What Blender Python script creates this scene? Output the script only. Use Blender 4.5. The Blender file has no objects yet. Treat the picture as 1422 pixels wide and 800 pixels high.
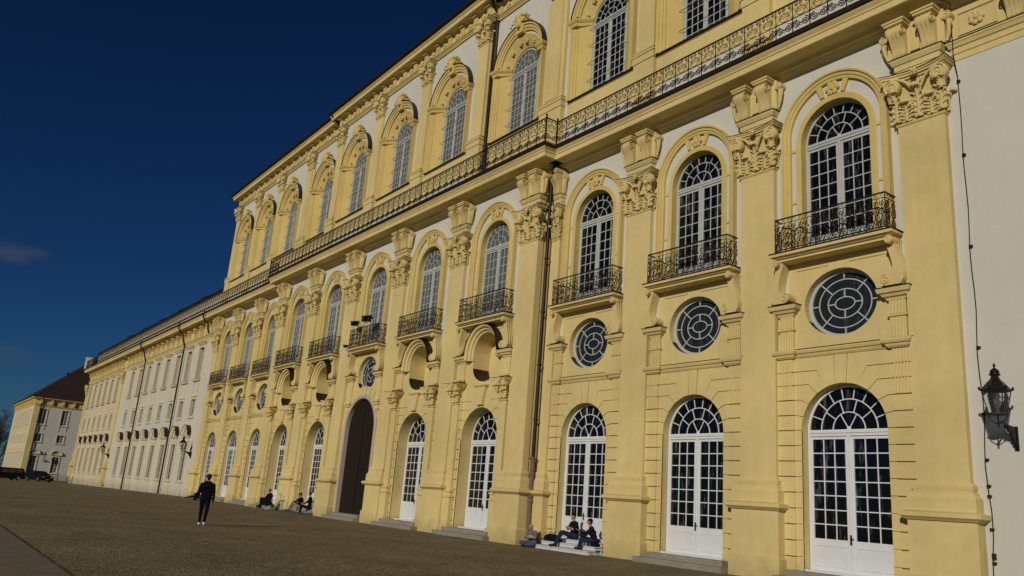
import bpy, bmesh, math, random
import numpy as np
from mathutils import Vector, Matrix
from mathutils.geometry import tessellate_polygon
random.seed(7)
PI = math.pi
scene = bpy.context.scene
COL = scene.collection

# ------------------------------------------------------------------ helpers
class MB:
    """collects geometry, builds ONE mesh object"""
    def __init__(s): s.v=[]; s.f=[]; s.m=[]
    def add(s, vs, fs, mi=0):
        o=len(s.v); s.v.extend([tuple(p) for p in vs])
        for f in fs: s.f.append(tuple(i+o for i in f)); s.m.append(mi)
    def box(s,x0,x1,y0,y1,z0,z1,mi=0):
        s.add([(x0,y0,z0),(x1,y0,z0),(x1,y1,z0),(x0,y1,z0),(x0,y0,z1),(x1,y0,z1),(x1,y1,z1),(x0,y1,z1)],
              [(0,3,2,1),(4,5,6,7),(0,1,5,4),(1,2,6,5),(2,3,7,6),(3,0,4,7)],mi)
    def loft(s, rings, mi=0, closed=True, cap=True):
        n=len(rings[0]); vs=[p for r in rings for p in r]; fs=[]
        m=n if closed else n-1
        for k in range(len(rings)-1):
            a=k*n; b=a+n
            for i in range(m):
                j=(i+1)%n; fs.append((a+i,a+j,b+j,b+i))
        if cap and closed:
            fs.append(tuple(range(n-1,-1,-1))); fs.append(tuple(range((len(rings)-1)*n,len(rings)*n)))
        s.add(vs,fs,mi)
    def mould(s,x0,x1,yb,yf,layers,mi=0):
        """stacked layers (z,p): a band round three sides of a box x0..x1, back yb, front face yf"""
        s.loft([[(x0-p,yb,z),(x0-p,yf-p,z),(x1+p,yf-p,z),(x1+p,yb,z)] for z,p in layers],mi)
    def prism(s, poly, y0, y1, mi=0):
        """poly in xz, extruded y0 (front) to y1"""
        n=len(poly)
        tris=tessellate_polygon([[Vector((x,z,0)) for x,z in poly]])
        s.add([(x,y0,z) for x,z in poly],[tuple(t) for t in tris],mi)
        s.add([(x,y1,z) for x,z in poly],[tuple(reversed(t)) for t in tris],mi)
        vs=[(x,y0,z) for x,z in poly]+[(x,y1,z) for x,z in poly]
        s.add(vs,[(i,(i+1)%n,n+(i+1)%n,n+i) for i in range(n)],mi)
    def prism_yz(s, poly, x0, x1, mi=0):
        n=len(poly); tris=tessellate_polygon([[Vector((y,z,0)) for y,z in poly]])
        s.add([(x0,y,z) for y,z in poly],[tuple(t) for t in tris],mi)
        s.add([(x1,y,z) for y,z in poly],[tuple(reversed(t)) for t in tris],mi)
        vs=[(x0,y,z) for y,z in poly]+[(x1,y,z) for y,z in poly]
        s.add(vs,[(i,(i+1)%n,n+(i+1)%n,n+i) for i in range(n)],mi)
    def sheet(s, outer, holes, y, mi=0):
        loops=[outer]+holes; pts=[p for l in loops for p in l]
        tris=tessellate_polygon([[Vector((x,z,0)) for x,z in l] for l in loops])
        s.add([(x,y,z) for x,z in pts],[tuple(t) for t in tris],mi)
    def reveal(s, loop, y0, y1, mi=0, closed=True, mif=None):
        n=len(loop); vs=[(x,y0,z) for x,z in loop]+[(x,y1,z) for x,z in loop]
        for i in range(n if closed else n-1):
            j=(i+1)%n
            mm=mi if mif is None else mif((loop[i][0]+loop[j][0])/2,(loop[i][1]+loop[j][1])/2)
            s.add([vs[i],vs[j],vs[n+j],vs[n+i]],[(0,1,2,3)],mm)
    def sweep_arch(s, R, zs, zb, prof, mi=0, n=24, sx=1.0, a0=0.0, a1=PI, cx=0):
        """closed profile [(dr,y)] swept along jamb - arch - jamb"""
        st=[]
        if zb is not None: st.append([(cx-(R+d)*sx,y,zb) for d,y in prof])
        for k in range(n+1):
            a=a1-(a1-a0)*k/n
            st.append([(cx+(R+d)*sx*math.cos(a),y,zs+(R+d)*math.sin(a)) for d,y in prof])
        if zb is not None: st.append([(cx+(R+d)*sx,y,zb) for d,y in prof])
        s.loft(st,mi)
    def tube(s, pts, r, k=6, mi=0, closed=False, rr=None):
        P=[Vector(p) for p in pts]; rings=[]; n=len(P); up=None
        for i,p in enumerate(P):
            if closed: t=(P[(i+1)%n]-P[i-1])
            else: t=(P[min(i+1,n-1)]-P[max(i-1,0)])
            t.normalize()
            if up is None:
                up=Vector((0,1,0)) if abs(t.y)<.9 else Vector((1,0,0))
            a=t.cross(up)
            if a.length<1e-4: a=t.orthogonal()
            a.normalize(); up=a.cross(t); b=up
            q=r if rr is None else rr[i]
            rings.append([tuple(p+a*(q*math.cos(2*PI*j/k+PI/4))+b*(q*math.sin(2*PI*j/k+PI/4))) for j in range(k)])
        if closed: rings.append(rings[0])
        s.loft(rings,mi,cap=not closed)
    def lathe(s, prof, c=(0,0,0), k=16, mi=0, axis='z'):
        rings=[]
        for r,h in prof:
            ring=[]
            for j in range(k):
                a=2*PI*j/k; u=r*math.cos(a); w=r*math.sin(a)
                if axis=='z': ring.append((c[0]+u,c[1]+w,c[2]+h))
                elif axis=='y': ring.append((c[0]+u,c[1]+h,c[2]+w))
                else: ring.append((c[0]+h,c[1]+u,c[2]+w))
            rings.append(ring)
        s.loft(rings,mi)
    def blob(s,c,r,k=8,mi=0):
        pr=[(max(1e-3,math.sin(PI*i/5)),-math.cos(PI*i/5)) for i in range(6)]
        rings=[[(c[0]+r[0]*q*math.cos(2*PI*j/k),c[1]+r[1]*q*math.sin(2*PI*j/k),c[2]+r[2]*h) for j in range(k)] for q,h in pr]
        s.loft(rings,mi)
    def merge(s,o,M=None,mi=None):
        vs=[tuple(M@Vector(p)) for p in o.v] if M is not None else o.v
        b=len(s.v); s.v.extend(vs)
        for f,m in zip(o.f,o.m): s.f.append(tuple(i+b for i in f)); s.m.append(m if mi is None else mi)
    def mesh(s,name,mats,smooth=False):
        me=bpy.data.meshes.new(name); me.from_pydata(s.v,[],s.f)
        for m in mats: me.materials.append(m)
        me.polygons.foreach_set('material_index',s.m)
        bm=bmesh.new(); bm.from_mesh(me); bmesh.ops.remove_doubles(bm,verts=bm.verts,dist=1e-5)
        bmesh.ops.recalc_face_normals(bm,faces=bm.faces); bm.to_mesh(me); bm.free()
        if smooth:
            me.polygons.foreach_set('use_smooth',[True]*len(me.polygons)); me.set_sharp_from_angle(angle=math.radians(smooth if smooth>1 else 35))
        me.update(); return me
    def build(s,name,mats,parent=None,loc=(0,0,0),smooth=False):
        if not isinstance(mats,(list,tuple)): mats=[mats]
        return inst(s.mesh(name,mats,smooth),name,parent,loc)

def inst(me,name,parent=None,loc=(0,0,0),rz=0,sc=None):
    o=bpy.data.objects.new(name,me); COL.objects.link(o); o.location=loc; o.rotation_euler=(0,0,rz)
    if sc: o.scale=sc
    if parent: o.parent=parent
    return o
def tag(o,label=None,cat=None,group=None,kind=None):
    if label: o['label']=label
    if cat: o['category']=cat
    if group: o['group']=group
    if kind: o['kind']=kind
    return o
def thing(name,label,cat,loc=(0,0,0),rz=0,group=None):
    o=inst(None,name,None,loc,rz); o.empty_display_size=.2
    return tag(o,label,cat,group)
def copy_tree(o,parent=None):
    c=o.copy(); COL.objects.link(c); c.parent=parent
    for ch in list(o.children): copy_tree(ch,c)
    return c

# ------------------------------------------------------------------ materials
def nodes(name):
    m=bpy.data.materials.new(name); m.use_nodes=True; nt=m.node_tree; b=nt.nodes['Principled BSDF']
    return m,nt,b
def mat(name,col,rough=.8,metal=0,spec=.3,var=.0,scale=1.5,bump=0,bscale=30,var2=0,streak=0):
    m,nt,b=nodes(name); N=nt.nodes; L=nt.links
    b.inputs['Roughness'].default_value=rough; b.inputs['Metallic'].default_value=metal
    b.inputs['Specular IOR Level'].default_value=spec
    geo=N.new('ShaderNodeNewGeometry'); last=None
    rgb=N.new('ShaderNodeRGB'); rgb.outputs[0].default_value=(*col,1); last=rgb.outputs[0]
    def mul(sock,fac_node,lo,hi,last):
        mr=N.new('ShaderNodeMapRange'); mr.inputs[1].default_value=.3; mr.inputs[2].default_value=.7
        mr.inputs[3].default_value=lo; mr.inputs[4].default_value=hi; L.new(sock,mr.inputs[0])
        mx=N.new('ShaderNodeVectorMath'); mx.operation='SCALE'; L.new(last,mx.inputs[0]); L.new(mr.outputs[0],mx.inputs['Scale'])
        return mx.outputs[0]
    if var:
        n=N.new('ShaderNodeTexNoise'); n.inputs['Scale'].default_value=scale; n.inputs['Detail'].default_value=5; n.inputs['Roughness'].default_value=.65
        L.new(geo.outputs['Position'],n.inputs['Vector']); last=mul(n.outputs[0],n,1-var,1+var*.6,last)
    if var2:
        n=N.new('ShaderNodeTexNoise'); n.inputs['Scale'].default_value=scale*.13; n.inputs['Detail'].default_value=3
        L.new(geo.outputs['Position'],n.inputs['Vector']); last=mul(n.outputs[0],n,1-var2,1+var2*.5,last)
    if streak:
        mp=N.new('ShaderNodeMapping'); mp.inputs['Scale'].default_value=(2.2,2.2,.12); L.new(geo.outputs['Position'],mp.inputs['Vector'])
        n=N.new('ShaderNodeTexNoise'); n.inputs['Scale'].default_value=1.6; n.inputs['Detail'].default_value=6; n.inputs['Roughness'].default_value=.7
        L.new(mp.outputs[0],n.inputs['Vector']); last=mul(n.outputs[0],n,1-streak,1+streak*.4,last)
    if streak:
        sp=N.new('ShaderNodeSeparateXYZ'); L.new(geo.outputs['Position'],sp.inputs[0])
        n=N.new('ShaderNodeTexNoise'); n.inputs['Scale'].default_value=2.3; n.inputs['Detail'].default_value=6; L.new(geo.outputs['Position'],n.inputs['Vector'])
        ad=N.new('ShaderNodeMath'); ad.operation='MULTIPLY_ADD'; ad.inputs[1].default_value=1.3; L.new(n.outputs[0],ad.inputs[0]); ng=N.new('ShaderNodeMath'); ng.operation='MULTIPLY'; ng.inputs[1].default_value=-1.; L.new(sp.outputs[2],ng.inputs[0]); L.new(ng.outputs[0],ad.inputs[2])
        mr=N.new('ShaderNodeMapRange'); mr.inputs[1].default_value=-.1; mr.inputs[2].default_value=.75; mr.inputs[3].default_value=1; mr.inputs[4].default_value=.72; L.new(ad.outputs[0],mr.inputs[0])
        mx=N.new('ShaderNodeVectorMath'); mx.operation='SCALE'; L.new(last,mx.inputs[0]); L.new(mr.outputs[0],mx.inputs['Scale']); last=mx.outputs[0]
    L.new(last,b.inputs['Base Color'])
    if bump:
        n=N.new('ShaderNodeTexNoise'); n.inputs['Scale'].default_value=bscale; n.inputs['Detail'].default_value=4
        L.new(geo.outputs['Position'],n.inputs['Vector'])
        bp=N.new('ShaderNodeBump'); bp.inputs['Strength'].default_value=bump; bp.inputs['Distance'].default_value=.02
        L.new(n.outputs[0],bp.inputs['Height']); L.new(bp.outputs[0],b.inputs['Normal'])
    return m
YEL=mat('yellow_plaster',(.74,.585,.245),.9,var=.06,scale=2.2,var2=.12,streak=.06,bump=.25,bscale=14)
YEL2=mat('ochre_plaster',(.70,.525,.175),.9,var=.07,scale=3,var2=.10,streak=.06,bump=.25,bscale=14)
PALE=mat('pale_yellow_plaster',(.70,.60,.385),.9,var=.06,scale=2,var2=.05,streak=.08,bump=.2,bscale=14)
WHI=mat('white_plaster',(.645,.625,.53),.9,var=.04,scale=1.5,var2=.05,streak=.03,bump=.2,bscale=14)
WING=mat('cream_plaster',(.68,.63,.50),.9,var=.05,scale=1.5,var2=.06,streak=.10,bump=.2,bscale=14)
LEAD=mat('lead_sheet',(.035,.024,.018),.5,.3,var=.3,scale=5)
IRON=mat('wrought_iron',(.032,.022,.016),.5,.3,var=.3,scale=9)
PAINT=mat('white_paint',(.74,.75,.74),.45,spec=.4,var=.05,scale=3)
PAINT2=mat('grey_white_window_paint',(.50,.52,.475),.5,spec=.3,var=.08,scale=3)
GLASS=mat('window_glass',(.005,.005,.006),.06,spec=.22,bump=.06,bscale=1.6)
WOOD=mat('dark_oak',(.018,.011,.006),.75,var=.3,scale=4)
STONE=mat('grey_stone',(.30,.27,.21),.9,var=.2,scale=4,var2=.15,bump=.4,bscale=20)
PINK=mat('pale_sandstone',(.52,.43,.33),.85,var=.1,scale=4,bump=.2)
ROOF=mat('dark_sheet_roof',(.02,.018,.018),.55,var=.25,scale=2)
TILE=mat('red_brown_tiles',(.040,.020,.015),.8,var=.3,scale=3,bump=.5,bscale=8)
ZINC=mat('brown_pipe',(.022,.014,.011),.5,.2,var=.2,scale=6)
CASTP=mat('rusty_pink_pipe',(.17,.115,.09),.7,var=.2,scale=6)
def glassmat(name,base,amt,spec):
    m=mat(name,base,.06,spec=spec,bump=.10,bscale=2.2); nt=m.node_tree; N=nt.nodes; L=nt.links; b=N['Principled BSDF']
    geo=[n for n in N if n.type=='NEW_GEOMETRY'][0]
    mp=N.new('ShaderNodeMapping'); mp.inputs['Scale'].default_value=(5.5,1,.8); L.new(geo.outputs['Position'],mp.inputs[0])
    n=N.new('ShaderNodeTexNoise'); n.inputs['Scale'].default_value=1.3; n.inputs['Detail'].default_value=5; n.inputs['Roughness'].default_value=.7; L.new(mp.outputs[0],n.inputs['Vector'])
    mr=N.new('ShaderNodeMapRange'); mr.inputs[1].default_value=.56; mr.inputs[2].default_value=.74; mr.inputs[3].default_value=0; mr.inputs[4].default_value=1; L.new(n.outputs[0],mr.inputs[0])
    mx=N.new('ShaderNodeMix'); mx.data_type='RGBA'; L.new(mr.outputs[0],mx.inputs['Factor']); mx.inputs['A'].default_value=(*base,1); mx.inputs['B'].default_value=(*amt,1)
    L.new(mx.outputs['Result'],b.inputs['Base Color']); return m
GLASS=glassmat('window_glass_dark_room',(.004,.004,.005),(.16,.16,.15),.35)
CURT=mat('curtain_cloth',(.30,.30,.28),.9,var=.2,scale=6)

# ------------------------------------------------------------------ ground
def gz(x): return 0.0 if x>-30 else -.0068*(-30-x)
def ground_material():
    m,nt,b=nodes('cobbled_gravel'); N=nt.nodes; L=nt.links
    geo=N.new('ShaderNodeNewGeometry')
    mp=N.new('ShaderNodeMapping'); mp.inputs['Scale'].default_value=(1,1,0); L.new(geo.outputs['Position'],mp.inputs[0])
    vo=N.new('ShaderNodeTexVoronoi'); vo.inputs['Scale'].default_value=12; L.new(mp.outputs[0],vo.inputs['Vector'])
    ed=N.new('ShaderNodeTexVoronoi'); ed.feature='DISTANCE_TO_EDGE'; ed.inputs['Scale'].default_value=12; L.new(mp.outputs[0],ed.inputs['Vector'])
    n1=N.new('ShaderNodeTexNoise'); n1.inputs['Scale'].default_value=.35; n1.inputs['Detail'].default_value=8; n1.inputs['Roughness'].default_value=.62; L.new(mp.outputs[0],n1.inputs['Vector'])
    n2=N.new('ShaderNodeTexNoise'); n2.inputs['Scale'].default_value=3.2; n2.inputs['Detail'].default_value=6; n2.inputs['Roughness'].default_value=.7; L.new(mp.outputs[0],n2.inputs['Vector'])
    sep=N.new('ShaderNodeSeparateColor'); L.new(vo.outputs['Color'],sep.inputs[0])
    def rng(s,a,b_,c,d):
        r=N.new('ShaderNodeMapRange'); r.inputs[1].default_value=a; r.inputs[2].default_value=b_; r.inputs[3].default_value=c; r.inputs[4].default_value=d; L.new(s,r.inputs[0]); return r.outputs[0]
    def mulm(a,b_):
        r=N.new('ShaderNodeMath'); r.operation='MULTIPLY'; L.new(a,r.inputs[0]); L.new(b_,r.inputs[1]); return r.outputs[0]
    v=mulm(mulm(rng(sep.outputs[0],0,1,.75,1.25),rng(ed.outputs[0],0,.10,.55,1.0)),mulm(rng(n1.outputs[0],.3,.7,.74,1.22),rng(n2.outputs[0],.3,.7,.7,1.25)))
    rgb=N.new('ShaderNodeRGB'); rgb.outputs[0].default_value=(.265,.212,.118,1)
    sc=N.new('ShaderNodeVectorMath'); sc.operation='SCALE'; L.new(rgb.outputs[0],sc.inputs[0]); L.new(v,sc.inputs['Scale'])
    L.new(sc.outputs[0],b.inputs['Base Color']); b.inputs['Roughness'].default_value=.95; b.inputs['Specular IOR Level'].default_value=.15
    ad=N.new('ShaderNodeMath'); ad.operation='ADD'; L.new(rng(ed.outputs[0],0,.25,0,1),ad.inputs[0]); L.new(n2.outputs[0],ad.inputs[1])
    bp=N.new('ShaderNodeBump'); bp.inputs['Strength'].default_value=.8; bp.inputs['Distance'].default_value=.03; L.new(ad.outputs[0],bp.inputs['Height']); L.new(bp.outputs[0],b.inputs['Normal'])
    return m
GROUND=ground_material()
ASPH=mat('grey_grit_path',(.205,.175,.125),.95,spec=.15,var=.16,scale=16,var2=.18,bump=.7,bscale=55)
g=MB(); xs=[-900,-400,-200,-100,-60,-30,60,400]
for a,b_ in zip(xs[:-1],xs[1:]):
    g.add([(a,-600,gz(a)),(b_,-600,gz(b_)),(b_,500,gz(b_)),(a,500,gz(a))],[(0,1,2,3)])
tag(g.build('ground',GROUND),kind='structure')
g=MB(); xs=[-200,-100,-60,-30,60,120]
for a,b_ in zip(xs[:-1],xs[1:]):
    g.add([(a,-27,gz(a)+.006),(b_,-27,gz(b_)+.006),(b_,-19.55,gz(b_)+.006),(a,-19.55,gz(a)+.006)],[(0,1,2,3)])
tag(g.build('path',ASPH),kind='structure')
# row of edging setts, slightly ragged
g=MB(); x=-60
KERB=mat('dark_edging_setts',(.05,.04,.026),.95,var=.3,scale=8)
while x<60:
    l=random.uniform(.16,.34); dy=random.uniform(-.015,.015); h=random.uniform(.012,.03)
    g.box(x,x+l-.02,-19.545+dy,-19.51+dy+random.uniform(-.012,.02),gz(x)-.02,gz(x)+h*.6); x+=l
tag(g.build('kerb',KERB),kind='structure')

# ------------------------------------------------------------------ palace
palace=thing('palace','long baroque palace with yellow and white facade, tall arched windows and wrought iron balconies','palace',(0,0,0))
YR=-.65   # projecting middle
W_R=[19.45,25.22,30.99]; W_L=[-19.45,-25.22,-30.99]
NB=[12.85,6.55,-6.1,-12.4]; X0=.25
Z1=16.7
def arc(R,zs,n=20,a0=0,a1=PI,sx=1,cx=0): return [(cx+R*sx*math.cos(a0+(a1-a0)*k/n),zs+R*math.sin(a0+(a1-a0)*k/n)) for k in range(n+1)]
def arch_loop(R,zs,zb,n=20): return arc(R,zs,n)+[(-R,zb),(R,zb)]
def ell(a,b,zc,n=32,cx=0): return [(cx+a*math.cos(2*PI*k/n),zc+b*math.sin(2*PI*k/n)) for k in range(n)]
# scroll spiral tube in xz
def spiral(mb,c,r,y,turn=2.0,th=.02,start=0,dirn=1,k=4,n=None,mi=0,rend=.12):
    n=n or int(12*turn); pts=[]
    for i in range(n+1):
        t=i/n; a=start+dirn*2*PI*turn*t; q=r*(1-(1-rend)*t)
        pts.append((c[0]+q*math.cos(a),y,c[1]+q*math.sin(a)))
    mb.tube(pts,th,k,mi)

def window_frame(R,zs,zb,rows,panel=0,sash=.10,trans=.16,pm=None,tw=.016,st=.055):
    """arched french window: origin at bay centre, frame front at y=0"""
    f=MB()
    f.sweep_arch(R-.07,zs,zb,[(0,-.02),(.075,-.02),(.075,.08),(0,.08)],n=28)
    f.box(-R+.07,R-.07,-.05,.06,zs-trans,zs+.03); f.box(-R+.07,R-.07,-.075,-.045,zs-trans*.45,zs-trans*.05)
    top=zs-trans; bot=zb+panel
    f.box(-st,st,-.045,.05,zb,top)
    f.box(-.012,.012,-.07,-.045,zb,top)
    for s in (-1,1):
        x0,x1=(st,R-.07) if s>0 else (-(R-.07),-st)
        f.box(x0,x0+sash*.8,-.01,.05,zb,top); f.box(x1-sash*.8,x1,-.01,.05,zb,top)
        xa,xb=x0+sash*.8,x1-sash*.8
        f.box(xa,xb,-.008,.05,top-.09,top); 
        if panel:
            f.box(xa,xb,.0,.05,zb,bot)
            f.box(xa+.03,xb-.03,-.016,.0,zb+.12,zb+.14); f.box(xa+.03,xb-.03,-.016,.0,bot-.2,bot-.18)
            f.box(xa+.03,xa+.05,-.016,.0,zb+.14,bot-.2); f.box(xb-.05,xb-.03,-.016,.0,zb+.14,bot-.2)
        else: f.box(xa,xb,-.008,.05,zb,zb+.09)
        gb=bot if panel else zb+.09; gt=top-.09
        for i in (1,2):
            xx=xa+(xb-xa)*i/3; f.box(xx-tw,xx+tw,.008,.036,gb,gt)
        for i in range(1,rows):
            zz=gb+(gt-gb)*i/rows; f.box(xa,xb,.010,.034,zz-tw,zz+tw)
    # fan
    zc=zs+.03; Ri=R-.06
    def ring(r,w=.015): f.sweep_arch(r,zc,None,[(-w,.002),(w,.002),(w,.045),(-w,.045)],n=20)
    r1,r2=.40*Ri,.70*Ri; ring(r1); ring(r2)
    def spoke(a,ra,rb):
        c,s_=math.cos(a),math.sin(a); w=.014
        f.loft([[(ra*c-w*s_,y,zc+ra*s_+w*c),(ra*c+w*s_,y,zc+ra*s_-w*c),(rb*c+w*s_,y,zc+rb*s_-w*c),(rb*c-w*s_,y,zc+rb*s_+w*c)] for y in (.006,.042)])
    for i in range(1,9): spoke(PI*i/9,r2,Ri)
    for i in range(1,5): spoke(PI*(i)/5,r1,r2)
    for i in (1,2): spoke(PI*i/3,.0,r1)
    f.blob((0,.0,zc+.03),(.07,.03,.07))
    p=MB(); p.sheet(arch_loop(R-.05,zs,zb),[],.03)
    return f.mesh('frame',[pm or PAINT],30), p.mesh('pane',[GLASS])
def put_window(me,loc,name='window',parent=None,label=None,extra=None):
    w=inst(me[0],name,parent or palace,loc); inst(me[1],'pane',w)
    if label: w['label']=label
    if extra: inst(extra,'handle',w)
    return w
DOORW=window_frame(1.36,4.47,.42,7,panel=.90)
DOORR=window_frame(1.46,4.40,.42,7,panel=.90)
PIANO=window_frame(1.23,14.0,10.2,7,panel=.55,sash=.085,pm=PAINT2)
UPPER=window_frame(1.15,24.2,20.42,9,sash=.075,pm=PAINT2)
hm=MB(); hm.box(-.012,.03,-.10,-.03,1.36,1.40); hm.box(.0,.10,-.115,-.095,1.365,1.385); hm.box(-.03,.03,-.075,-.068,1.2,1.48); HANDLE=hm.mesh('handle',[IRON])

GLASS2=glassmat('pale_grey_glass',(.13,.135,.13),(.03,.032,.034),.5)  # pale grey panes with darker streaks, for the middle and left windows
PC=PIANO[1].copy(); PC.materials[0]=GLASS2; PIANO2=(PIANO[0],PC)
UC=UPPER[1].copy(); UC.materials[0]=GLASS2; UPPER2=(UPPER[0],UC)
# --- lower storey bay walls
def oculus_loop(zc=8.38,a=1.22,b=1.07): return ell(a,b,zc,40)
def niche_loop():
    L=arc(1.03,8.50,20); L+= [(-1.03,7.85)]+[(1.03*math.cos(a),7.85+.72*math.sin(a)) for a in [PI+PI*k/16 for k in range(1,16)]]+[(1.03,7.85)]
    return L
def blocks(mb,hw,R,zs,y0,inner=1.62):
    """rusticated courses round the arched door"""
    G=.017
    # courses below the springing
    zz=[zs-.466*k for k in range(0,9)]; zz=sorted([q for q in zz if q>.5]); zz=[.0]+zz
    for a,b_ in zip(zz[:-1],zz[1:]):
        for s in (-1,1):
            x0,x1=sorted((s*R,s*inner)); mb.box(x0,x1,y0-.04,y0,a+G,b_-G,1)
            x0,x1=sorted((s*(inner+.0),s*hw)); mb.box(x0,x1,y0-.09,y0,a+G,b_-G,0)
    # above: fan of voussoirs
    hz=[zs,zs+.466,zs+.932,zs+1.398,zs+1.82]; ang=[0,17,35,53,69]; top=6.72
    for s in (-1,1):
        for k in range(4):
            a0,a1=math.radians(ang[k]),math.radians(ang[k+1])
            kx=[inner,inner-.04,1.42,1.12,.82]
            poly=[(inner,hz[k]+G),(inner,hz[k+1]-G)]
            if kx[k+1]<inner: poly.append((kx[k+1],hz[k+1]-G))
            p1=(R*math.cos(a1),zs+R*math.sin(a1)); 
            poly.append((p1[0]+G*.8,p1[1]-G*.4))
            for t in (.75,.5,.25): a=a0+(a1-a0)*t; poly.append((R*math.cos(a),zs+R*math.sin(a)))
            p0=(R*math.cos(a0),zs+R*math.sin(a0)); poly.append((p0[0]-G*.0,p0[1]+G))
            if kx[k]<inner: poly.append((kx[k],hz[k]+G))
            mb.prism([(s*x,z) for x,z in poly],y0-.04,y0,1)
            x0,x1=sorted((s*inner,s*hw)); mb.box(x0,x1,y0-.09,y0,hz[k]+G,hz[k+1]-G,0)
        x0,x1=sorted((s*inner,s*hw)); mb.box(x0,x1,y0-.09,y0,hz[4]+G,top,0)
        # top panel between keystone and side
        a0,a1=math.radians(69),math.radians(82)
        poly=[(inner,hz[4]+G),(inner,top),(.24,top)]
        for t in (1,.5,0): a=a0+(a1-a0)*t; poly.append((R*math.cos(a)+.02,zs+R*math.sin(a)))
        poly.append((.82,hz[4]+G)); mb.prism([(s*x,z) for x,z in poly],y0-.04,y0,1)
        # fluting on upper lesene
        for q in range(5):
            xx=s*(inner+.08+q*.095); mb.box(xx-.022,xx+.022,y0-.115,y0-.09,zs+.95,top-.02,0)
    a0=math.radians(83.5)
    poly=[(-.21,top),(.21,top),(R*math.cos(a0),zs+R*math.sin(a0)),(0,zs+R),(-R*math.cos(a0),zs+R*math.sin(a0))]
    mb.prism(poly,y0-.055,y0,1)

def console_mesh(s):
    """side scroll bracket under a balcony; outer side towards s"""
    mb=MB(); out=[(2.14,8.5),(2.24,8.66),(2.25,8.85),(2.19,9.08),(2.10,9.32),(2.04,9.55),(2.03,9.75),(2.06,9.9)]
    inn=[(1.78,9.9),(1.74,9.8),(1.77,9.68),(1.83,9.5),(1.88,9.3),(1.92,9.1),(1.90,8.95),(1.84,8.86)]
    vol=[(1.70+.175*math.cos(a),8.68+.175*math.sin(a)) for a in [PI*.45+PI*k/10*1.05 for k in range(11)]]+[(1.72,8.5)]
    outline=out+inn+vol
    for i in range(7):
        y1=-.02-.055*i; k=.0 if i%2==0 else .022
        pl=[]
        for j,(x,z) in enumerate(outline):
            if j<len(out): x-=k*1.0
            pl.append((s*x,z))
        if i==6: y2=y1-.045
        else: y2=y1-.055
        mb.prism(pl,y2,y1)
    spiral(mb,(s*1.70,8.68),.15,-.41,1.6,.022,start=PI/2,dirn=s,k=5)
    # small roll at top
    mb.lathe([(.001,0),(.12,0),(.13,-.05),(.11,-.1),(.13,-.2),(.12,-.32),(.001,-.32)],(s*1.93,-.26,9.82),12,axis='y')
    spiral(mb,(s*1.93,9.82),.10,-.585,1.5,.018,start=0,dirn=-s,k=5)
    return mb.mesh('console',[YEL],40)
CONS={s:console_mesh(s) for s in (-1,1)}

def balcony_parts():
    mb=MB()
    mb.mould(-1.95,1.95,.02,-.50,[(9.86,-.12),(9.88,-.05),(9.95,-.05),(9.97,.02),(10.02,.06),(10.03,.13),(10.12,.13)])
    slab=mb.mesh('slab',[YEL])
    mb=MB(); mb.mould(-1.95,1.95,.0,-.50,[(10.122,.15),(10.155,.16),(10.165,.12)]); lead=mb.mesh('lead_cover',[LEAD])
    r=MB(); y=-.57; zb,zt=10.24,11.30; hw=1.89
    def bars(P,Q):
        for z,t in ((zb,.016),(zt-.16,.010),(zt,.022)): r.tube([(P[0],P[1],z),(Q[0],Q[1],z)],t*1.25,4)
    bars((-hw,y),(hw,y)); bars((-hw,y),(-hw,.05)); bars((hw,y),(hw,.05))
    for x in (-hw,-hw*.68,-hw*.22,hw*.22,hw*.68,hw): r.tube([(x,y,10.16),(x,y,zt+.01)],.014,4)
    def panel(x0,x1,seed,fx=None):
        """dense scrollwork between two uprights"""
        rnd=random.Random(seed); w=x1-x0; n=max(2,round(w/.24)); st=w/n; pts=MB()
        for i in range(n):
            xc=x0+st*(i+.5); d=1 if i%2 else -1
            spiral(pts,(xc,zb+.17),st*.50,0,1.7,.015,start=-PI/2,dirn=d,k=3,n=15)
            spiral(pts,(xc,zb+.48),st*.56,0,1.6,.016,start=PI/2,dirn=-d,k=3,n=15)
            spiral(pts,(xc+st*.15*d,zb+.74),st*.44,0,1.5,.014,start=-PI/2,dirn=-d,k=3,n=13)
            pts.tube([(xc-st*.5,0,zb),(xc-st*.15,0,zb+.25),(xc+st*.2,0,zb+.4),(xc-st*.1,0,zb+.66),(xc+st*.3,0,zt-.16)],.013,3)
            pts.blob((xc,0,zb+.33),(.035,.02,.045),5); pts.blob((xc+st*.4,0,zb+.62),(.04,.02,.03),5)
            spiral(pts,(xc,zt-.08),.06,0,1.2,.008,k=3,n=9)
        return pts
    seg=[-hw,-hw*.68,-hw*.22,hw*.22,hw*.68,hw]
    for i,(a,b_) in enumerate(zip(seg[:-1],seg[1:])): r.merge(panel(a,b_,i),Matrix.Translation((0,y,0)))
    side=panel(0,.57,9)
    for s in (-1,1): r.merge(side,Matrix.Translation((s*hw,y,0))@Matrix.Rotation(PI/2,4,'Z'))
    return slab,lead,r.mesh('railing',[IRON])
SLAB,LEADC,RAIL=balcony_parts()
def put_balcony(x,y):
    b=inst(SLAB,'balcony',palace,(x,y,0)); inst(LEADC,'lead_cover',b); inst(RAIL,'railing',b)
    for s in (-1,1): inst(CONS[s],'console',b)
    return b

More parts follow.
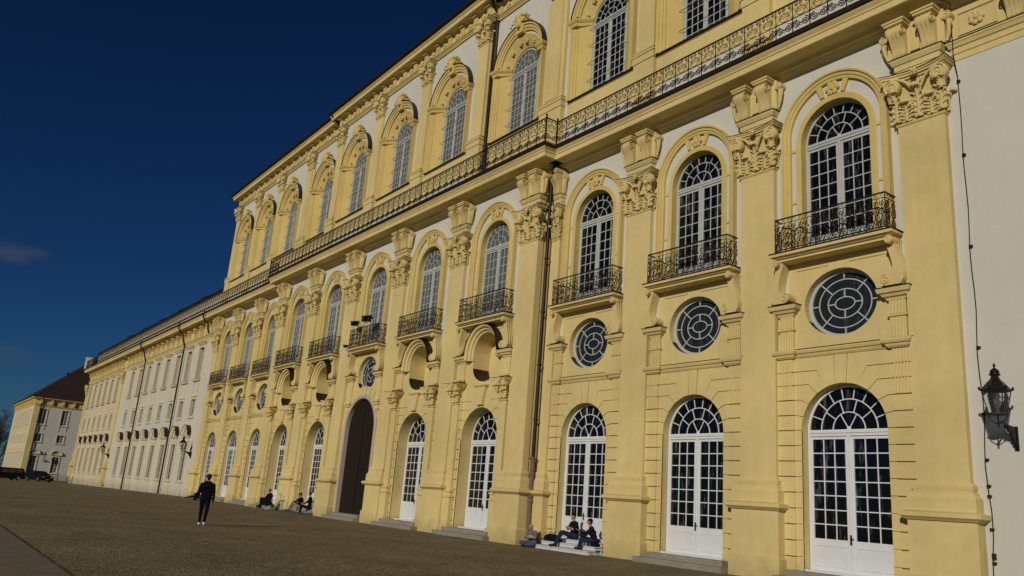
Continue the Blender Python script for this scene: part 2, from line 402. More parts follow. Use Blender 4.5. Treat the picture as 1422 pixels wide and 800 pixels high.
def rosette(mb,c,r,mi=0,n=6):
    mb.blob((c[0],c[1]-.06,c[2]),(r*.35,.07,r*.35),8,mi)
    for k in range(n):
        a=2*PI*k/n; mb.blob((c[0]+r*.6*math.cos(a),c[1]-.03,c[2]+r*.6*math.sin(a)),(r*.38,.06,r*.38),7,mi)
def piano_surround():
    mb=MB()
    # outer archivolt with jambs (two fasciae and a rim)
    mb.sweep_arch(1.60,14.30,10.17,[(.0,0),(.0,-.10),(.10,-.12),(.11,-.15),(.20,-.16),(.22,-.21),(.28,-.22),(.28,0)],n=32)
    # inner arch band
    mb.sweep_arch(1.215,14.02,10.17,[(.0,.24),(.0,-.05),(.175,-.07),(.205,-.03),(.205,.24)],n=32,mi=0)
    # cross pieces in the white jamb strip
    for s in (-1,1):
        for z in (13.86,12.0,10.6):
            x0,x1=sorted((s*1.40,s*1.62)); mb.box(x0,x1,-.035,0,z-.05,z+.05)
    # keystone wedge frame + rosette
    for s in (-1,1):
        mb.prism([(s*.30,15.42),(s*.42,15.40),(s*.60,15.83),(s*.40,15.88)],-.09,.0)
    rosette(mb,(0,-.04,15.66),.27)
    return mb.mesh('window_surround',[YEL2],35)
PSUR=piano_surround()

def lower_bay(x,y0,kind,lab=None):
    hw=2.2 if kind=='wing' else 2.44
    R,zs=(1.38,4.47) if kind=='wing' else (1.50,4.40)
    dep=.28 if kind=='wing' else .58
    w=MB()
    holes=[]
    if kind=='main': R,zs=1.90,5.15
    holes.append(arch_loop(R,zs,0.001 if kind=='main' else .30))
    oc=oculus_loop(8.38 if kind=='wing' else 8.52) if kind!='niche' else niche_loop()
    outer=[(-hw,0),(hw,0),(hw,8.45),(1.78,8.45),(1.78,10.0),(-1.78,10.0),(-1.78,8.45),(-hw,8.45)]
    pw=arch_loop(1.32,14.02,10.18,24)
    w.sheet(outer,[holes[0],oc],y0,0)
    w.sheet([(-hw,8.45),(-1.78,8.45),(-1.78,10.0),(1.78,10.0),(1.78,8.45),(hw,8.45),(hw,17.2),(-hw,17.2)],[pw],y0,1)
    # reveals
    w.reveal(holes[0],y0-(.04 if kind!='main' else 0),y0+dep+.12,2)
    lim=7.85
    w.reveal(oc,y0,y0+(.36 if kind!='niche' else .95),2,mif=lambda a,b: 3 if b<lim+(.12 if kind!='niche' else 0) else 2)
    w.reveal(pw,y0,y0+.42,2)
    if kind=='niche': w.sheet(oc,[],y0+.95,2)
    o=w.build('wall',[YEL,WHI,YEL,LEAD],palace,(x,0,0))
    o['label']='yellow and white wall of one window bay'
    # rusticated blocks
    b=MB()
    if kind!='main':
        blocks(b,hw,R,zs,y0)
        b.build('rusticated_blocks',[YEL,YEL],palace,(x,0,0))
    else:
        G=.017
        for s in (-1,1):
            b=MB()
            for k in range(11):
                z=.5+.466*k; x0,x1=sorted((s*2.12,s*hw))
                if z<zs: b.box(x0,x1,y0-.04,y0,z+G,z+.466-G)
            b.build('rusticated_blocks',[YEL],palace,(x,0,0))
        b=MB()
        for k in range(1,12):      # radiating voussoirs above the portal
            a0=PI*k/13+.012; a1=PI*(k+1)/13-.012; ra=2.14; rb=2.62
            pl=[(ra*math.cos(a0),zs+ra*math.sin(a0)),(min(hw,max(-hw,rb*math.cos(a0))),zs+rb*math.sin(a0)),(min(hw,max(-hw,rb*math.cos(a1))),zs+rb*math.sin(a1)),(ra*math.cos(a1),zs+ra*math.sin(a1))]
            if abs(pl[1][0]-pl[2][0])+abs(pl[1][1]-pl[2][1])>.05: b.prism(pl,y0-.04,y0)
        b.build('arch_stones',[YEL],palace,(x,0,0))
        f=MB(); f.sweep_arch(1.88,zs,.28,[(0,.3),(0,-.10),(.06,-.13),(.20,-.13),(.24,-.09),(.24,0)],n=32)
        f.build('portal_frame',[PINK],palace,(x,y0,0),35)
    # string course, lesenes with shelves, hood
    if kind=='wing':
        m=MB(); m.mould(-hw+.03,hw-.03,y0+.01,y0-.05,[(6.73,.0),(6.78,.04),(6.84,.06),(6.86,.11),(6.93,.14),(6.97,.14)])
        m.mould(-hw+.03,hw-.03,y0,y0-.05,[(6.974,.16),(6.99,.16),(7.0,.12)],1)
        m.build('string_course',[YEL,LEAD],palace,(x,0,0))
    for s in (-1,1):
        m=MB(); a,b_=sorted((s*1.56,s*(2.13 if kind=='wing' else 2.2)))
        if kind=='wing':
            m.mould(a,b_,y0,y0-.15,[(6.72,.0),(6.77,.05),(6.83,.07),(6.85,.12),(6.92,.15),(6.972,.15)])
            m.box(a+.05,b_-.03,y0-.10,y0,6.975,8.2)
            for q in range(5):
                xx=a+.10+q*.095; m.box(xx-.02,xx+.02,y0-.13,y0-.10,7.02,7.6); m.box(xx-.02,xx+.02,y0-.13,y0-.10,7.72,8.15)
            m.mould(a+.05,b_-.03,y0,y0-.10,[(7.62,.0),(7.64,.05),(7.69,.05),(7.70,.0)])
        else:
            m.box(a+.08,b_-.05,y0-.10,y0,7.3 if kind=='niche' else 6.3,8.2)
            if kind=='main': m.mould(a+.06,b_-.03,y0,y0-.12,[(6.55,.0),(6.6,.05),(6.7,.05),(6.72,.12),(6.86,.12)])
        m.mould(a,b_,y0,y0-.12,[(8.12,.0),(8.2,.03),(8.22,.09),(8.3,.13),(8.32,.19),(8.43,.22),(8.45,.22)])
        m.mould(a,b_,y0,y0-.12,[(8.452,.24),(8.475,.24),(8.49,.2)],1)
        m.build('lesene',[YEL,LEAD],palace,(x,0,0))
        m=MB(); a,b_=sorted((s*.35,s*1.5)); m.box(a,b_,y0-.03,y0,9.60,9.66); m.build('panel_moulding',[YEL],palace,(x,0,0))
    if kind=='niche':
        m3=MB(); m3.sweep_arch(1.03,8.50,8.2,[(.0,0),(.0,-.06),(.08,-.08),(.10,-.18),(.20,-.22),(.22,-.32),(.32,-.38),(.33,0)],n=28)
        m3.sweep_arch(1.362,8.50,8.495,[(0,-.005),(0,-.42),(.03,-.42),(.03,-.005)],1,n=24)
        m3.build('niche_hood',[YEL,LEAD],palace,(x,y0,0),35)
        m3=MB(); m3.prism([(-.22,6.0),(.22,6.0),(.40,6.85),(-.40,6.85)],-.18,0); m3.mould(-.42,.42,0,-.16,[(6.85,.0),(6.88,.06),(6.95,.08)])
        m3.build('keystone_bracket',[YEL],palace,(x,y0,0),35)
    # openings
    if kind=='main':
        d=MB(); 
        for k in range(14):
            xa=-1.9+3.8*k/14; xb=xa+3.8/14-.012; 
            def zt(q): return zs+math.sqrt(max(0,1.9**2-q*q))
            pl=[(xa,.3),(xb,.3)]+[(xb+(xa-xb)*t,zt(xb+(xa-xb)*t)) for t in (0,.33,.66,1)]
            if min(p[1] for p in pl[2:])>.5: d.prism(pl,.16+.01*(k%2),.24)
        d.box(-.05,.05,.12,.2,.3,zs+1.88)
        d.sheet(arch_loop(1.89,zs,.3),[],.245)
        d.build('main_door',[WOOD],palace,(x,y0,0))['label']='tall dark brown double door under a round arch'
    else:
        dw=put_window(DOORW if kind=='wing' else DOORR,(x,y0+dep,0),'glazed_door',extra=HANDLE)
    if kind!='niche': put_oculus(x,y0+.27,8.38 if kind=='wing' else 8.52)
    put_window(PIANO if x>18 else PIANO2,(x,y0+.26,0))
    inst(PSUR,'window_surround',palace,(x,y0,0))
    put_balcony(x,y0)

def oculus_mesh():
    f=MB(); a,b=1.22,1.07
    def ering(k,w,y0=.0,y1=.05,flat=1.0):
        n=40; pr=[(-w,y0),(w,y0),(w,y1),(-w,y1)]
        st=[]
        for i in range(n+1):
            t=2*PI*i/n; st.append([((a*k+d)*math.cos(t),y,(b*k*flat+d)*math.sin(t)) for d,y in pr])
        f.loft(st,cap=False)
    ering(.955,.055,-.02,.08); ering(.72,.017,.012,.04); ering(.47,.017,.012,.04,flat=.92); ering(.27,.017,.012,.04,flat=.70)
    def sp(t,k0,k1,fl0=1,fl1=1):
        p=Vector((a*k0*math.cos(t),0,b*k0*fl0*math.sin(t))); q=Vector((a*k1*math.cos(t),0,b*k1*fl1*math.sin(t))); d=(q-p).normalized(); n_=Vector((-d.z,0,d.x))*.018
        f.loft([[tuple(c+Vector((0,y,0))) for c in (p-n_,p+n_,q+n_,q-n_)] for y in (.003,.045)])
    for k in range(4): sp(PI/4+k*PI/2,.47,.93,.92,1); sp(k*PI/2,.72,.93); sp(k*PI/2,.27,.47,.70,.92)
    p=MB(); p.sheet(ell(a*.97,b*.97,0,36),[],.035)
    return f.mesh('round_window',[PAINT2],35),p.mesh('pane',[glassmat('round_window_glass',(.020,.024,.025),(.075,.08,.08),.4)])
OCU=oculus_mesh()
def put_oculus(x,y,z):
    w=inst(OCU[0],'round_window',palace,(x,y,z)); inst(OCU[1],'pane',w)

# --- capitals and pilasters
def leaf(mb,c,w,h,proud,ry=0,mi=0,curl=.16):
    """acanthus leaf: ribbed stem with paired lobes, tip rolled forward over a shadowed hollow"""
    M=Matrix.Translation(c)@Matrix.Rotation(ry,4,'Z'); q=MB()
    yo=-proud-.02
    def bend(t): return yo-.03-curl*max(0,(t-.35)/.65)**2
    q.tube([(0,bend(t)-.02,h*t) for t in (0,.3,.6,.85,.97)],.03,5,rr=[.045,.04,.04,.04,.05])
    q.loft([[(-w*.28,yo+.03,0),(w*.28,yo+.03,0),(w*.28,yo-.03,0),(-w*.28,yo-.03,0)],[(-w*.40,yo+.03,h*.45),(w*.40,yo+.03,h*.45),(w*.36,yo-.04,h*.45),(-w*.36,yo-.04,h*.45)],[(-w*.22,yo+.03,h*.8),(w*.22,yo+.03,h*.8),(w*.2,yo-.07,h*.8),(-w*.2,yo-.07,h*.8)]])
    for k in range(5):
        t=.12+.17*k; L=w*(.52-.045*k)
        for s_ in (-1,1):
            z=h*t; y=bend(t)
            q.tube([(0,y,z),(s_*L*.5,y-.035,z+h*.075),(s_*L*.92,y-.02-.02*k,z+h*.11),(s_*L,y-.045-.02*k,z+h*.06)],.03,4,rr=[.03,.036,.034,.014])
    y=bend(.97)
    q.blob((0,y-.05,h*.95),(w*.26,.07,.05),8); q.blob((0,y-.095,h*.90),(w*.20,.045,.055),8)
    for s_ in (-1,1): q.blob((s_*w*.20,y-.05,h*.91),(w*.12,.05,.045),6)
    mb.merge(q,M,mi)
def capital_mesh(w,zb,h,sides=True):
    """corinthian pilaster capital, shaft face at y=0"""
    mb=MB(); hw=w/2; zt=zb+h
    mb.mould(-hw,hw,.25,0,[(zb-.09,.0),(zb-.07,.03),(zb-.03,.045),(zb,.03),(zb+.01,0)])
    mb.mould(-hw,hw,.25,.02,[(zb,.0),(zb+h*.4,.0),(zb+h*.7,.06),(zb+h*.84,.12)])
    for u in (-.27,.27): leaf(mb,(u*w,0,zb+.02),w*.36,h*.40,.0)
    for u in (-.48,0,.48): leaf(mb,(u*w,0,zb+.06),w*.30,h*.66,.02,curl=.2)
    if sides:
        for s in (-1,1): leaf(mb,(s*hw,.13,zb+.02),.3,h*.42,.0,ry=s*PI/2); 
    for s in (-1,1):
        cx,cz=s*(hw+.02),zb+h*.745; r=h*.165
        mb.lathe([(.001,0),(r*.9,0),(r,-.04),(r,-.20),(r*.9,-.24),(.001,-.24)],(cx,-.06,cz),16,axis='y')
        spiral(mb,(cx,cz),r*.88,-.315,2.0,.028,start=PI/2,dirn=-s,k=5,rend=.1); mb.blob((cx,-.31,cz),(.05,.04,.05),8)
        # stem from centre to volute
        mb.tube([(s*.12,-.14,zb+h*.62),(s*hw*.45,-.2,zb+h*.80),(s*hw*.8,-.24,zb+h*.90),(cx,-.24,cz+r*.95)],.045,6)
        mb.tube([(s*.10,-.12,zb+h*.58),(s*.2,-.18,zb+h*.74),(s*.14,-.2,zb+h*.80)],.035,5)
        # hanging leaf under the volute and side volute
        leaf(mb,(cx,-.16,zb+h*.42),.24,h*.24,.0,ry=s*.6,curl=.08)
        mb.lathe([(.001,0),(r*.85,0),(r*.85,s*.06),(.001,s*.06)],(cx+s*.02,-.08,cz),14,axis='x')
    # abacus, concave in plan, three fillets
    def aba(z0,z1,g,mi=0):
        pl=[]
        for k in range(13):
            t=-1+2*k/12; pl.append((t*(hw+.30+g),-(.20+.22*t*t+g)))
        pl=[(-(hw+.30+g),.2)]+pl+[(hw+.30+g,.2)]
        mb.loft([[(x,y,z0) for x,y in pl],[(x,y,z1) for x,y in pl]],mi)
    aba(zt-.19,zt-.12,-.10); aba(zt-.12,zt-.05,-.04); aba(zt-.05,zt-.005,0); aba(zt-.003,zt+.02,.02,1)
    rosette(mb,(0,-.26,zt-.12),.13); 
    return mb.mesh('capital',[YEL,LEAD],40)
PW=1.37
CAP=capital_mesh(PW,13.45,1.55)
def shaft_mesh(w,yb=.12):
    mb=MB(); hw=w/2
    mb.box(-hw,hw,-.2,yb,3.0,13.36)
    return mb.mesh('pilaster',[YEL])
def pedestal_mesh(w,yb=.12):
    mb=MB(); hw=w/2
    mb.mould(-hw,hw,yb,-.2,[(.0,.26),(.62,.26),(.66,.20),(2.02,.20),(2.03,.26),(2.09,.32),(2.11,.36),(2.22,.36),(2.24,.25),(2.27,.20),(2.60,.20),(2.64,.17),(2.70,.13),(2.74,.13),(2.78,.07),(2.84,.10),(2.92,.10),(2.98,.06),(3.0,.03),(3.0,.0)])
    return mb.mesh('pedestal',[YEL],30)
def yzconsole(mb,xc,w,z0,z1,proj,mi=0):
    """S bracket: narrow foot, big roll at the top; fluted face"""
    h=z1-z0
    base=[(.0,z0),(-.10,z0),(-.13,z0+.04*h),(-.14,z0+.15*h),(-.17,z0+.32*h),(-.24,z0+.48*h),(-proj*.74,z0+.60*h),(-proj*.93,z0+.70*h),(-proj,z0+.80*h),(-proj*.96,z0+.92*h),(-proj*.80,z0+h),(0,z0+h)]
    n=7
    for i in range(n):
        k=.0 if i%2==0 else -.022
        mb.prism_yz([(y-(k if y<-.01 else 0),z) for y,z in base],xc-w/2+w*i/n,xc-w/2+w*(i+1)/n,mi)
    for s in (-1,1):
        cy,cz=-proj*.70,z0+.80*h; r=.19*h; x=xc+s*w/2
        pts=[]
        for i in range(19):
            t=i/18; a=-PI/2-2*PI*1.6*t; q=r*(1-.85*t); pts.append((x+s*.012,cy+q*math.cos(a),cz+q*math.sin(a)))
        mb.tube(pts,.022,4,mi)
def entab_block():
    """broken entablature over a capital with its pair of consoles"""
    mb=MB()
    mb.mould(-.66,.66,.1,-.22,[(15.02,.0),(15.2,.0),(15.21,.03),(15.38,.03),(15.40,.07),(15.50,.11),(15.53,.13),(15.575,.13)])
    mb.mould(-.66,.66,.1,-.22,[(15.578,.155),(15.60,.155)],1)
    mb.box(-.86,.86,-.24,.1,15.60,16.72)
    mb.box(-.14,.14,-.29,-.24,15.70,16.5); 
    for s in (-1,1):
        yz=MB(); yzconsole(yz,s*.45,.42,15.62,16.58,.40); mb.merge(yz,Matrix.Translation((0,-.24,0)))
        mb.mould(s*.45-.25,s*.45+.25,.0,-.60,[(16.58,.0),(16.60,.05),(16.66,.05),(16.68,.09),(16.74,.09)])
        # lateral scroll leaf
        mb.tube([(s*.88,-.15,15.66),(s*.97,-.18,15.95),(s*1.0,-.2,16.2),(s*.95,-.2,16.42)],.07,6,rr=[.04,.06,.09,.1])
        mb.lathe([(.001,0),(.14,0),(.14,-.26),(.001,-.26)],(s*.96,-.05,16.42),12,axis='y'); spiral(mb,(s*.96,16.42),.12,-.32,1.5,.02,start=PI/2,dirn=-s,k=4)
    return mb.mesh('entablature_block',[YEL,LEAD],35)
EB=entab_block()
SH=shaft_mesh(PW); PED=pedestal_mesh(PW)
SHW=shaft_mesh(.62); PEDW=pedestal_mesh(.62)
def put_pilaster(x,y,half=False):
    p=inst(SHW if half else SH,'pilaster',palace,(x,y,0))
    inst(PEDW if half else PED,'pedestal',p)
    c=inst(CAP,'capital',p,(0,-.2,0)); e=inst(EB,'entablature_block',p)
    if half: c.scale=(.46,1,1); e.scale=(.46,1,1)
for x in (22.34,28.11,33.88,-22.34,-28.11,-33.88): put_pilaster(x,0)
for x in (15.9,9.75,3.4,-2.95,-9.3,-15.5): put_pilaster(x,YR)
put_pilaster(17.05,0,True); put_pilaster(-16.65,0,True)
# minor pilasters either side of the niches
MCAP=capital_mesh(.55,6.15,.95,False)
def minor():
    mb=MB(); mb.box(-.275,.275,-.14,.0,2.1,6.07)
    mb.mould(-.275,.275,.0,-.14,[(.0,.14),(.5,.14),(.52,.08),(1.66,.08),(1.70,.12),(1.76,.12),(1.78,.06),(1.9,.06),(1.96,.10),(2.02,.10),(2.06,.03),(2.1,0)])
    mb.mould(-.275,.275,.0,-.14,[(7.12,.05),(7.18,.05),(7.2,.12),(7.3,.12)])
    return mb.mesh('minor_pilaster',[YEL],30)
MIN=minor()
for x in NB:
    for s in (-1,1):
        m=inst(MIN,'minor_pilaster',palace,(x+s*1.98,YR-.09,0)); inst(MCAP,'capital',m,(0,-.14,0))

for x in W_R+W_L: lower_bay(x,0,'wing')
for x in NB: lower_bay(x,YR,'niche')
lower_bay(X0,YR,'main')

# fillers of wall behind the pilasters, the ends of the projection, upper body
for a,b_,y0_,y1_ in [(x-.70,x+.70,.001,.5) for x in (22.34,28.11,-22.34,-28.11)]+[(33.19,34.2,.001,.5),(-34.2,-33.19,.001,.5),(16.61,17.26,.001,.5),(-17.26,-16.2,.001,.5)]+[(x-.76,x+.76,YR+.001,0) for x in (9.75,3.4,-2.95,-9.3)]+[(15.2,16.55,YR+.001,.4),(-16.15,-14.8,YR+.001,.4)]:
    w=MB(); w.box(a,b_,y0_,y1_,0,17.2); w.build('wall_pier',[YEL],palace)
# dark inside back wall so that openings are not see-through
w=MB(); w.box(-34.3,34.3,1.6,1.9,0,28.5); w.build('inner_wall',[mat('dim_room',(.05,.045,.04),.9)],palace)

# --- middle cornice with gutter
def cornice(x0,x1,yf,yb,mb,lead,L0=True):
    mb.mould(x0,x1,yb,yf,[(16.70,.03),(16.76,.08),(16.80,.14),(16.86,.20),(16.88,.30),(16.96,.36),(17.0,.42),(17.0,.90),(17.02,.93),(17.22,.93),(17.25,.97),(17.30,.97),(17.40,1.05),(17.44,1.07)])
    lead.mould(x0,x1,yb,yf,[(17.442,1.09),(17.47,1.13),(17.58,1.15),(17.60,1.10)])
mb=MB(); ld=MB(); cornice(17.6,46,0,.6,mb,ld); mb.build('cornice',[YEL],palace); ld.build('gutter',[LEAD],palace)
mb=MB(); ld=MB(); cornice(-16.25,16.65,YR,.6,mb,ld); mb.build('cornice',[YEL],palace); ld.build('gutter',[LEAD],palace)
mb=MB(); ld=MB(); cornice(-102.5,-17.2,0,.6,mb,ld); mb.build('cornice',[YEL],palace); ld.build('gutter',[LEAD],palace)

# --- terrace railing
def rail_unit(lod=0):
    r=MB(); U=.66; zb,zm,zn,zt=17.66,18.18,18.52,18.80; n1=13 if lod==0 else 8; k=4 if lod==0 else 3; th=.019 if lod==0 else .02
    for z,t in ((zb,.014),(zm,.009),(zt,.024)): r.box(0,U,-t,t,z-t,z+t)
    for q in (.30,.42,.54): 
        r.box(.12,U-.12,-.007,.007,zm+q*.62,zm+q*.62+.014)
    r.box(-.013,.013,-.013,.013,17.58,zt)
    for s,d in ((.26,1),(.74,-1)):
        spiral(r,(U*s,zb+.25),.160,0,1.9,th,start=PI/2 if d>0 else PI/2,dirn=d,k=k,n=n1+5)
    r.tube([(.02,0,zb+.4),(U*.5,0,zb+.14),(U-.02,0,zb+.4)],.010,3)
    r.blob((U*.5,0,zb+.24),(.035,.02,.035),5); r.blob((0,0,zb+.36),(.04,.02,.05),5)
    for s,d in ((.2,1),(.5,-1),(.8,1)):
        spiral(r,(U*s,zt-.12),.085,0,1.4,th*.85,start=-PI/2,dirn=d,k=3,n=n1-3)
    spiral(r,(U*.5,zm+.20),.17,0,1.0,.012,k=3,n=12,rend=1.0)
    for s in (-1,1): r.tube([(U*.5+s*.30,0,zm),(U*.5+s*.20,0,zm+.22),(U*.5+s*.31,0,zt-.2)],.011,3)
    return r
RU=[rail_unit(0),rail_unit(1)]
def rail_run(p,q,lod=0):
    mb=MB(); P,Q=Vector((p[0],p[1],0)),Vector((q[0],q[1],0)); L=(Q-P).length; n=max(1,round(L/.66)); ang=math.atan2(Q.y-P.y,Q.x-P.x)
    for i in range(n):
        c=P+(Q-P)*(i/n); mb.merge(RU[lod],Matrix.Translation(c)@Matrix.Rotation(ang,4,'Z')@Matrix.Scale(L/n/.66,4,(1,0,0)))
    return mb
yw,yr=-1.06,YR-1.06
def rail(name,runs):
    mb=MB()
    for p,q,l in runs: mb.merge(rail_run(p,q,l))
    return mb.build(name,[IRON],palace)
rail('terrace_railing',[((17.72,yw),(46,yw),0)])
rail('terrace_railing',[((-17.3,yr),(17.72,yr),0),((17.72,yr),(17.72,yw),0),((-17.3,yr),(-17.3,yw),1)])
rail('terrace_railing',[((-102.6,yw),(-17.3,yw),1)])
for x,y in ((17.72,yr),(17.72,yw),(-17.3,yr),(-17.3,yw)):
    mb=MB(); mb.box(x-.03,x+.03,y-.03,y+.03,17.55,18.9); mb.blob((x,y,18.95),(.05,.05,.06)); mb.build('railing_post',[IRON],palace)

# --- upper storey
YU=-.35
UB=[(x,0) for x in W_R+[12.85]]+[(6.55,YU),(.25,YU),(-6.1,YU)]+[(x,0) for x in [-12.4]+W_L]
def upper_surround():
    mb=MB(); zs=24.45
    # outer pier and archivolt
    mb.sweep_arch(1.78,zs,20.36,[(.0,.0),(.0,-.10),(.12,-.12),(.13,-.17),(.26,-.19),(.29,-.26),(.40,-.28),(.40,0)],n=30)
    # splayed inner ring
    mb.sweep_arch(1.17,zs-.2,20.36,[(.0,.42),(.0,.30),(.50,-.03),(.62,-.06),(.62,.42)],n=30)
    for s in (-1,1):      # imposts
        rr_=[]
        for z,p in [(24.22,-.02),(24.26,.04),(24.34,.05),(24.40,.06),(24.46,.13),(24.55,.18),(24.60,.18)]:
            pl=[(2.18+p,.0),(2.18+p,-.26-p),(1.80-p*.6,-.26-p),(1.72-p,-.12-p*.5),(1.20-p*.7,.30-p*.6),(1.20-p*.7,.36),(1.9,.36),(1.9,.0)]
            rr_.append([(s*x,y,z) for x,y in pl])
        mb.loft(rr_)
    for a in (20,50,80,100,130,160):
        t=math.radians(a); rosette(mb,(1.48*math.cos(t),-.0+.10,zs-.2+1.48*math.sin(t)),.17,n=5)
    # mask and foliage on the crown
    c=(0,-.32,26.72)
    mb.blob(c,(.24,.20,.34),10); mb.blob((0,-.44,26.48),(.12,.12,.14),8); mb.blob((0,-.48,26.72),(.05,.09,.08),6)
    mb.prism([(-.26,26.1),(.26,26.1),(.36,27.1),(-.36,27.1)],-.30,.0)
    for s in (-1,1):
        mb.blob((s*.12,-.36,26.98),(.14,.14,.12),7); mb.blob((s*.27,-.34,26.80),(.12,.12,.16),7); mb.blob((s*.2,-.34,27.12),(.16,.14,.12),7)
        for k in range(5):
            mb.blob((s*(.38+k*.15),-.30,27.05-.035*k*k+.05*(k%2)),(.11,.06,.06),6)
    mb.sweep_arch(2.185,24.45,24.62,[(0,.0),(0,-.33),(.035,-.33),(.035,0)],1,n=30,a0=.06,a1=PI-.06)
    for s in (-1,1):
        a,b_=sorted((s*1.76,s*2.20)); mb.mould(a,b_,.0,-.22,[(24.602,.17),(24.62,.17)],1)
    mb.mould(-2.15,2.15,0,-.1,[(20.33,.1),(20.36,.1)],1)
    return mb.mesh('window_surround',[YEL2,LEAD],35)
USUR=upper_surround()
bars=MB()
for z in (21.2,22.15,23.1,24.0): bars.tube([(-1.30,-.16,z),(1.30,-.16,z)],.012,4)
UBARS=bars.mesh('window_bars',[IRON])
for i,(x,y0) in enumerate(UB):
    hw=2.3 if abs(x)>16 else 2.5
    w=MB(); pw=arch_loop(1.70,24.27,20.33,24)
    w.sheet([(-hw-.8,18.95),(hw+.8,18.95),(hw+.8,28.4),(-hw-.8,28.4)],[pw],y0,0)
    w.sheet([(-hw-.8,17.4),(hw+.8,17.4),(hw+.8,18.95),(-hw-.8,18.95)],[],y0,0)
    o=w.build('wall',[WHI],palace,(x,0,0)); o['label']='white wall of one upper window bay'
    w=MB(); w.mould(-hw,hw,y0,y0-.03,[(19.0,.0),(19.04,.02),(20.25,.02),(20.28,.06),(20.33,.06)]); w.build('sill_band',[YEL],palace,(x,0,0))
    put_window(UPPER if x>15 else UPPER2,(x,y0+.34,0)); 
    inst(USUR,'window_surround',palace,(x,y0,0))
    if abs(x)>0: inst(UBARS,'window_bars',palace,(x,y0+.34,0))
    # backing round splay
UCAP=capital_mesh(1.0,26.75,1.35)
def upil(w):
    mb=MB(); hw=w/2; mb.box(-hw,hw,-.16,.05,20.95,26.68)
    mb.mould(-hw,hw,.02,-.16,[(17.5,.10),(20.30,.10),(20.31,.14),(20.60,.14),(20.62,.18),(20.70,.18),(20.72,.10),(20.78,.10),(20.82,.14),(20.88,.12),(20.95,.0)])
    return mb.mesh('upper_pilaster',[YEL])
UP1,UP2=upil(1.0),upil(1.5)
def put_up(x,y,wide=False):
    p=inst(UP2 if wide else UP1,'upper_pilaster',palace,(x,y,0)); c=inst(UCAP,'capital',p,(0,-.16,0))
    if wide: 
        c.scale=(1.0,1,1); e=MB(); e.box(-.5,.5,-.24,-.16,20.95,26.68); e.build('pilaster_face',[YEL],p)
for x in (22.34,28.11,33.88,-22.34,-28.11,-33.88): put_up(x,0)
put_up(16.0,0,True); put_up(-15.7,0,True)
for x in (9.75,3.4,-2.95,-9.3): put_up(x,YU)
# upper entablature
def upent(x0,x1,yf,yb):
    mb=MB(); 
    mb.mould(x0,x1,yb,yf,[(28.12,.10),(28.30,.10),(28.22,.14),(28.28,.15),(28.30,.20),(28.34,.24),(28.36,.24),(28.37,.10),(29.0,.10),(29.02,.2),(29.05,.26),(29.05,.62),(29.07,.66),(29.30,.68),(29.34,.74),(29.44,.80)])
    n=int((x1-x0)/.72)
    for i in range(n+1):
        x=x0+.3+(x1-x0-.6)*i/n
        if i%2==0:
            mb.box(x-.17,x+.17,yf-.24,yf-.10,28.37,29.0); mb.box(x-.21,x+.21,yf-.42,yf-.10,28.93,29.04)
            for d in (-.11,0,.11): mb.box(x+d-.025,x+d+.025,yf-.28,yf-.24,28.42,28.9)
        else: rosette(mb,(x,yf-.12,28.68),.21,n=5)
    return mb.build('upper_cornice',[YEL],palace)
upent(10.35,34.45,0,.4); upent(-34.4,-9.9,0,.4); upent(-9.95,10.4,YU,.4)
for a in ((34.3,34.44,.05,12,17.4,28.6),(-34.44,-34.3,.05,12,17.4,28.6),(10.05,10.3,YU,.0,17.4,28.3),(-9.85,-9.6,YU,.0,17.4,28.3)):
    w=MB(); w.box(*a); w.build('wall',[YEL],palace)['label']='plain yellow side wall of the upper storey'
for x0,x1,yf in ((10.4,34.45,0),(-34.4,-9.95,0),(-9.95,10.4,YU)):
    rf=MB(); rf.mould(x0,x1,12,yf,[(29.442,.86),(29.50,.95),(29.62,.98),(29.70,.85)]); rf.build('eaves',[ROOF],palace)
rf=MB(); rf.mould(-34.4,34.45,24,-.0,[(29.5,.7),(33.0,-6)])
rf.build('roof',[ROOF],palace)['label']='dark sheet metal roof of the high middle block'

# --- right end white wall with frieze
WXL=-102.5
def white_wall(x0,x1,zt=17.2):
    w=MB(); w.box(x0,x1,0,.5,gz(x0)-.6,zt); return w
o=white_wall(34.21,46).build('wall',[WHI],palace); o['label']='smooth white wall right of the last yellow pilaster'
def frieze(x0,x1,yf,step,lead=True):
    mb=MB(); ld=MB()
    mb.mould(x0,x1,.1,yf,[(14.98,.02),(15.18,.02),(15.19,.05),(15.36,.05),(15.38,.09),(15.48,.13),(15.51,.16),(15.56,.16)])
    ld.mould(x0,x1,.1,yf,[(15.562,.18),(15.585,.18)])
    mb.box(x0,x1,yf-.03,.1,15.56,16.72)
    n=max(1,round((x1-x0)/step))
    for i in range(n):
        xc=x0+(x1-x0)*(i+.5)/n; w_=(x1-x0)/n
        k=MB(); yzconsole(k,xc+w_*.28,.40,15.60,16.56,.42); mb.merge(k,Matrix.Translation((0,yf-.03,0)))
        mb.mould(xc+w_*.28-.24,xc+w_*.28+.24,yf,yf-.42,[(16.56,.0),(16.58,.05),(16.66,.05),(16.68,.08),(16.72,.08)])
        # framed panel with rosette
        a,b_=xc-w_*.42,xc+w_*.06
        for z in (15.72,16.42): mb.box(a,b_,yf-.07,yf-.03,z,z+.06)
        mb.box(a,a+.05,yf-.065,yf-.03,15.78,16.42); mb.box(b_-.05,b_,yf-.065,yf-.03,15.78,16.42)
        rosette(mb,((a+b_)/2,yf-.035,16.10),.24,n=7)
        for d in range(4):
            xx=xc-w_*.5+w_*(d+.5)/4; mb.box(xx-.06,xx+.06,yf-.46,yf-.30,16.86,16.95)
    return mb.build('frieze',[YEL],palace),ld.build('lead_cover',[LEAD],palace)
frieze(34.85,46,0,2.15)
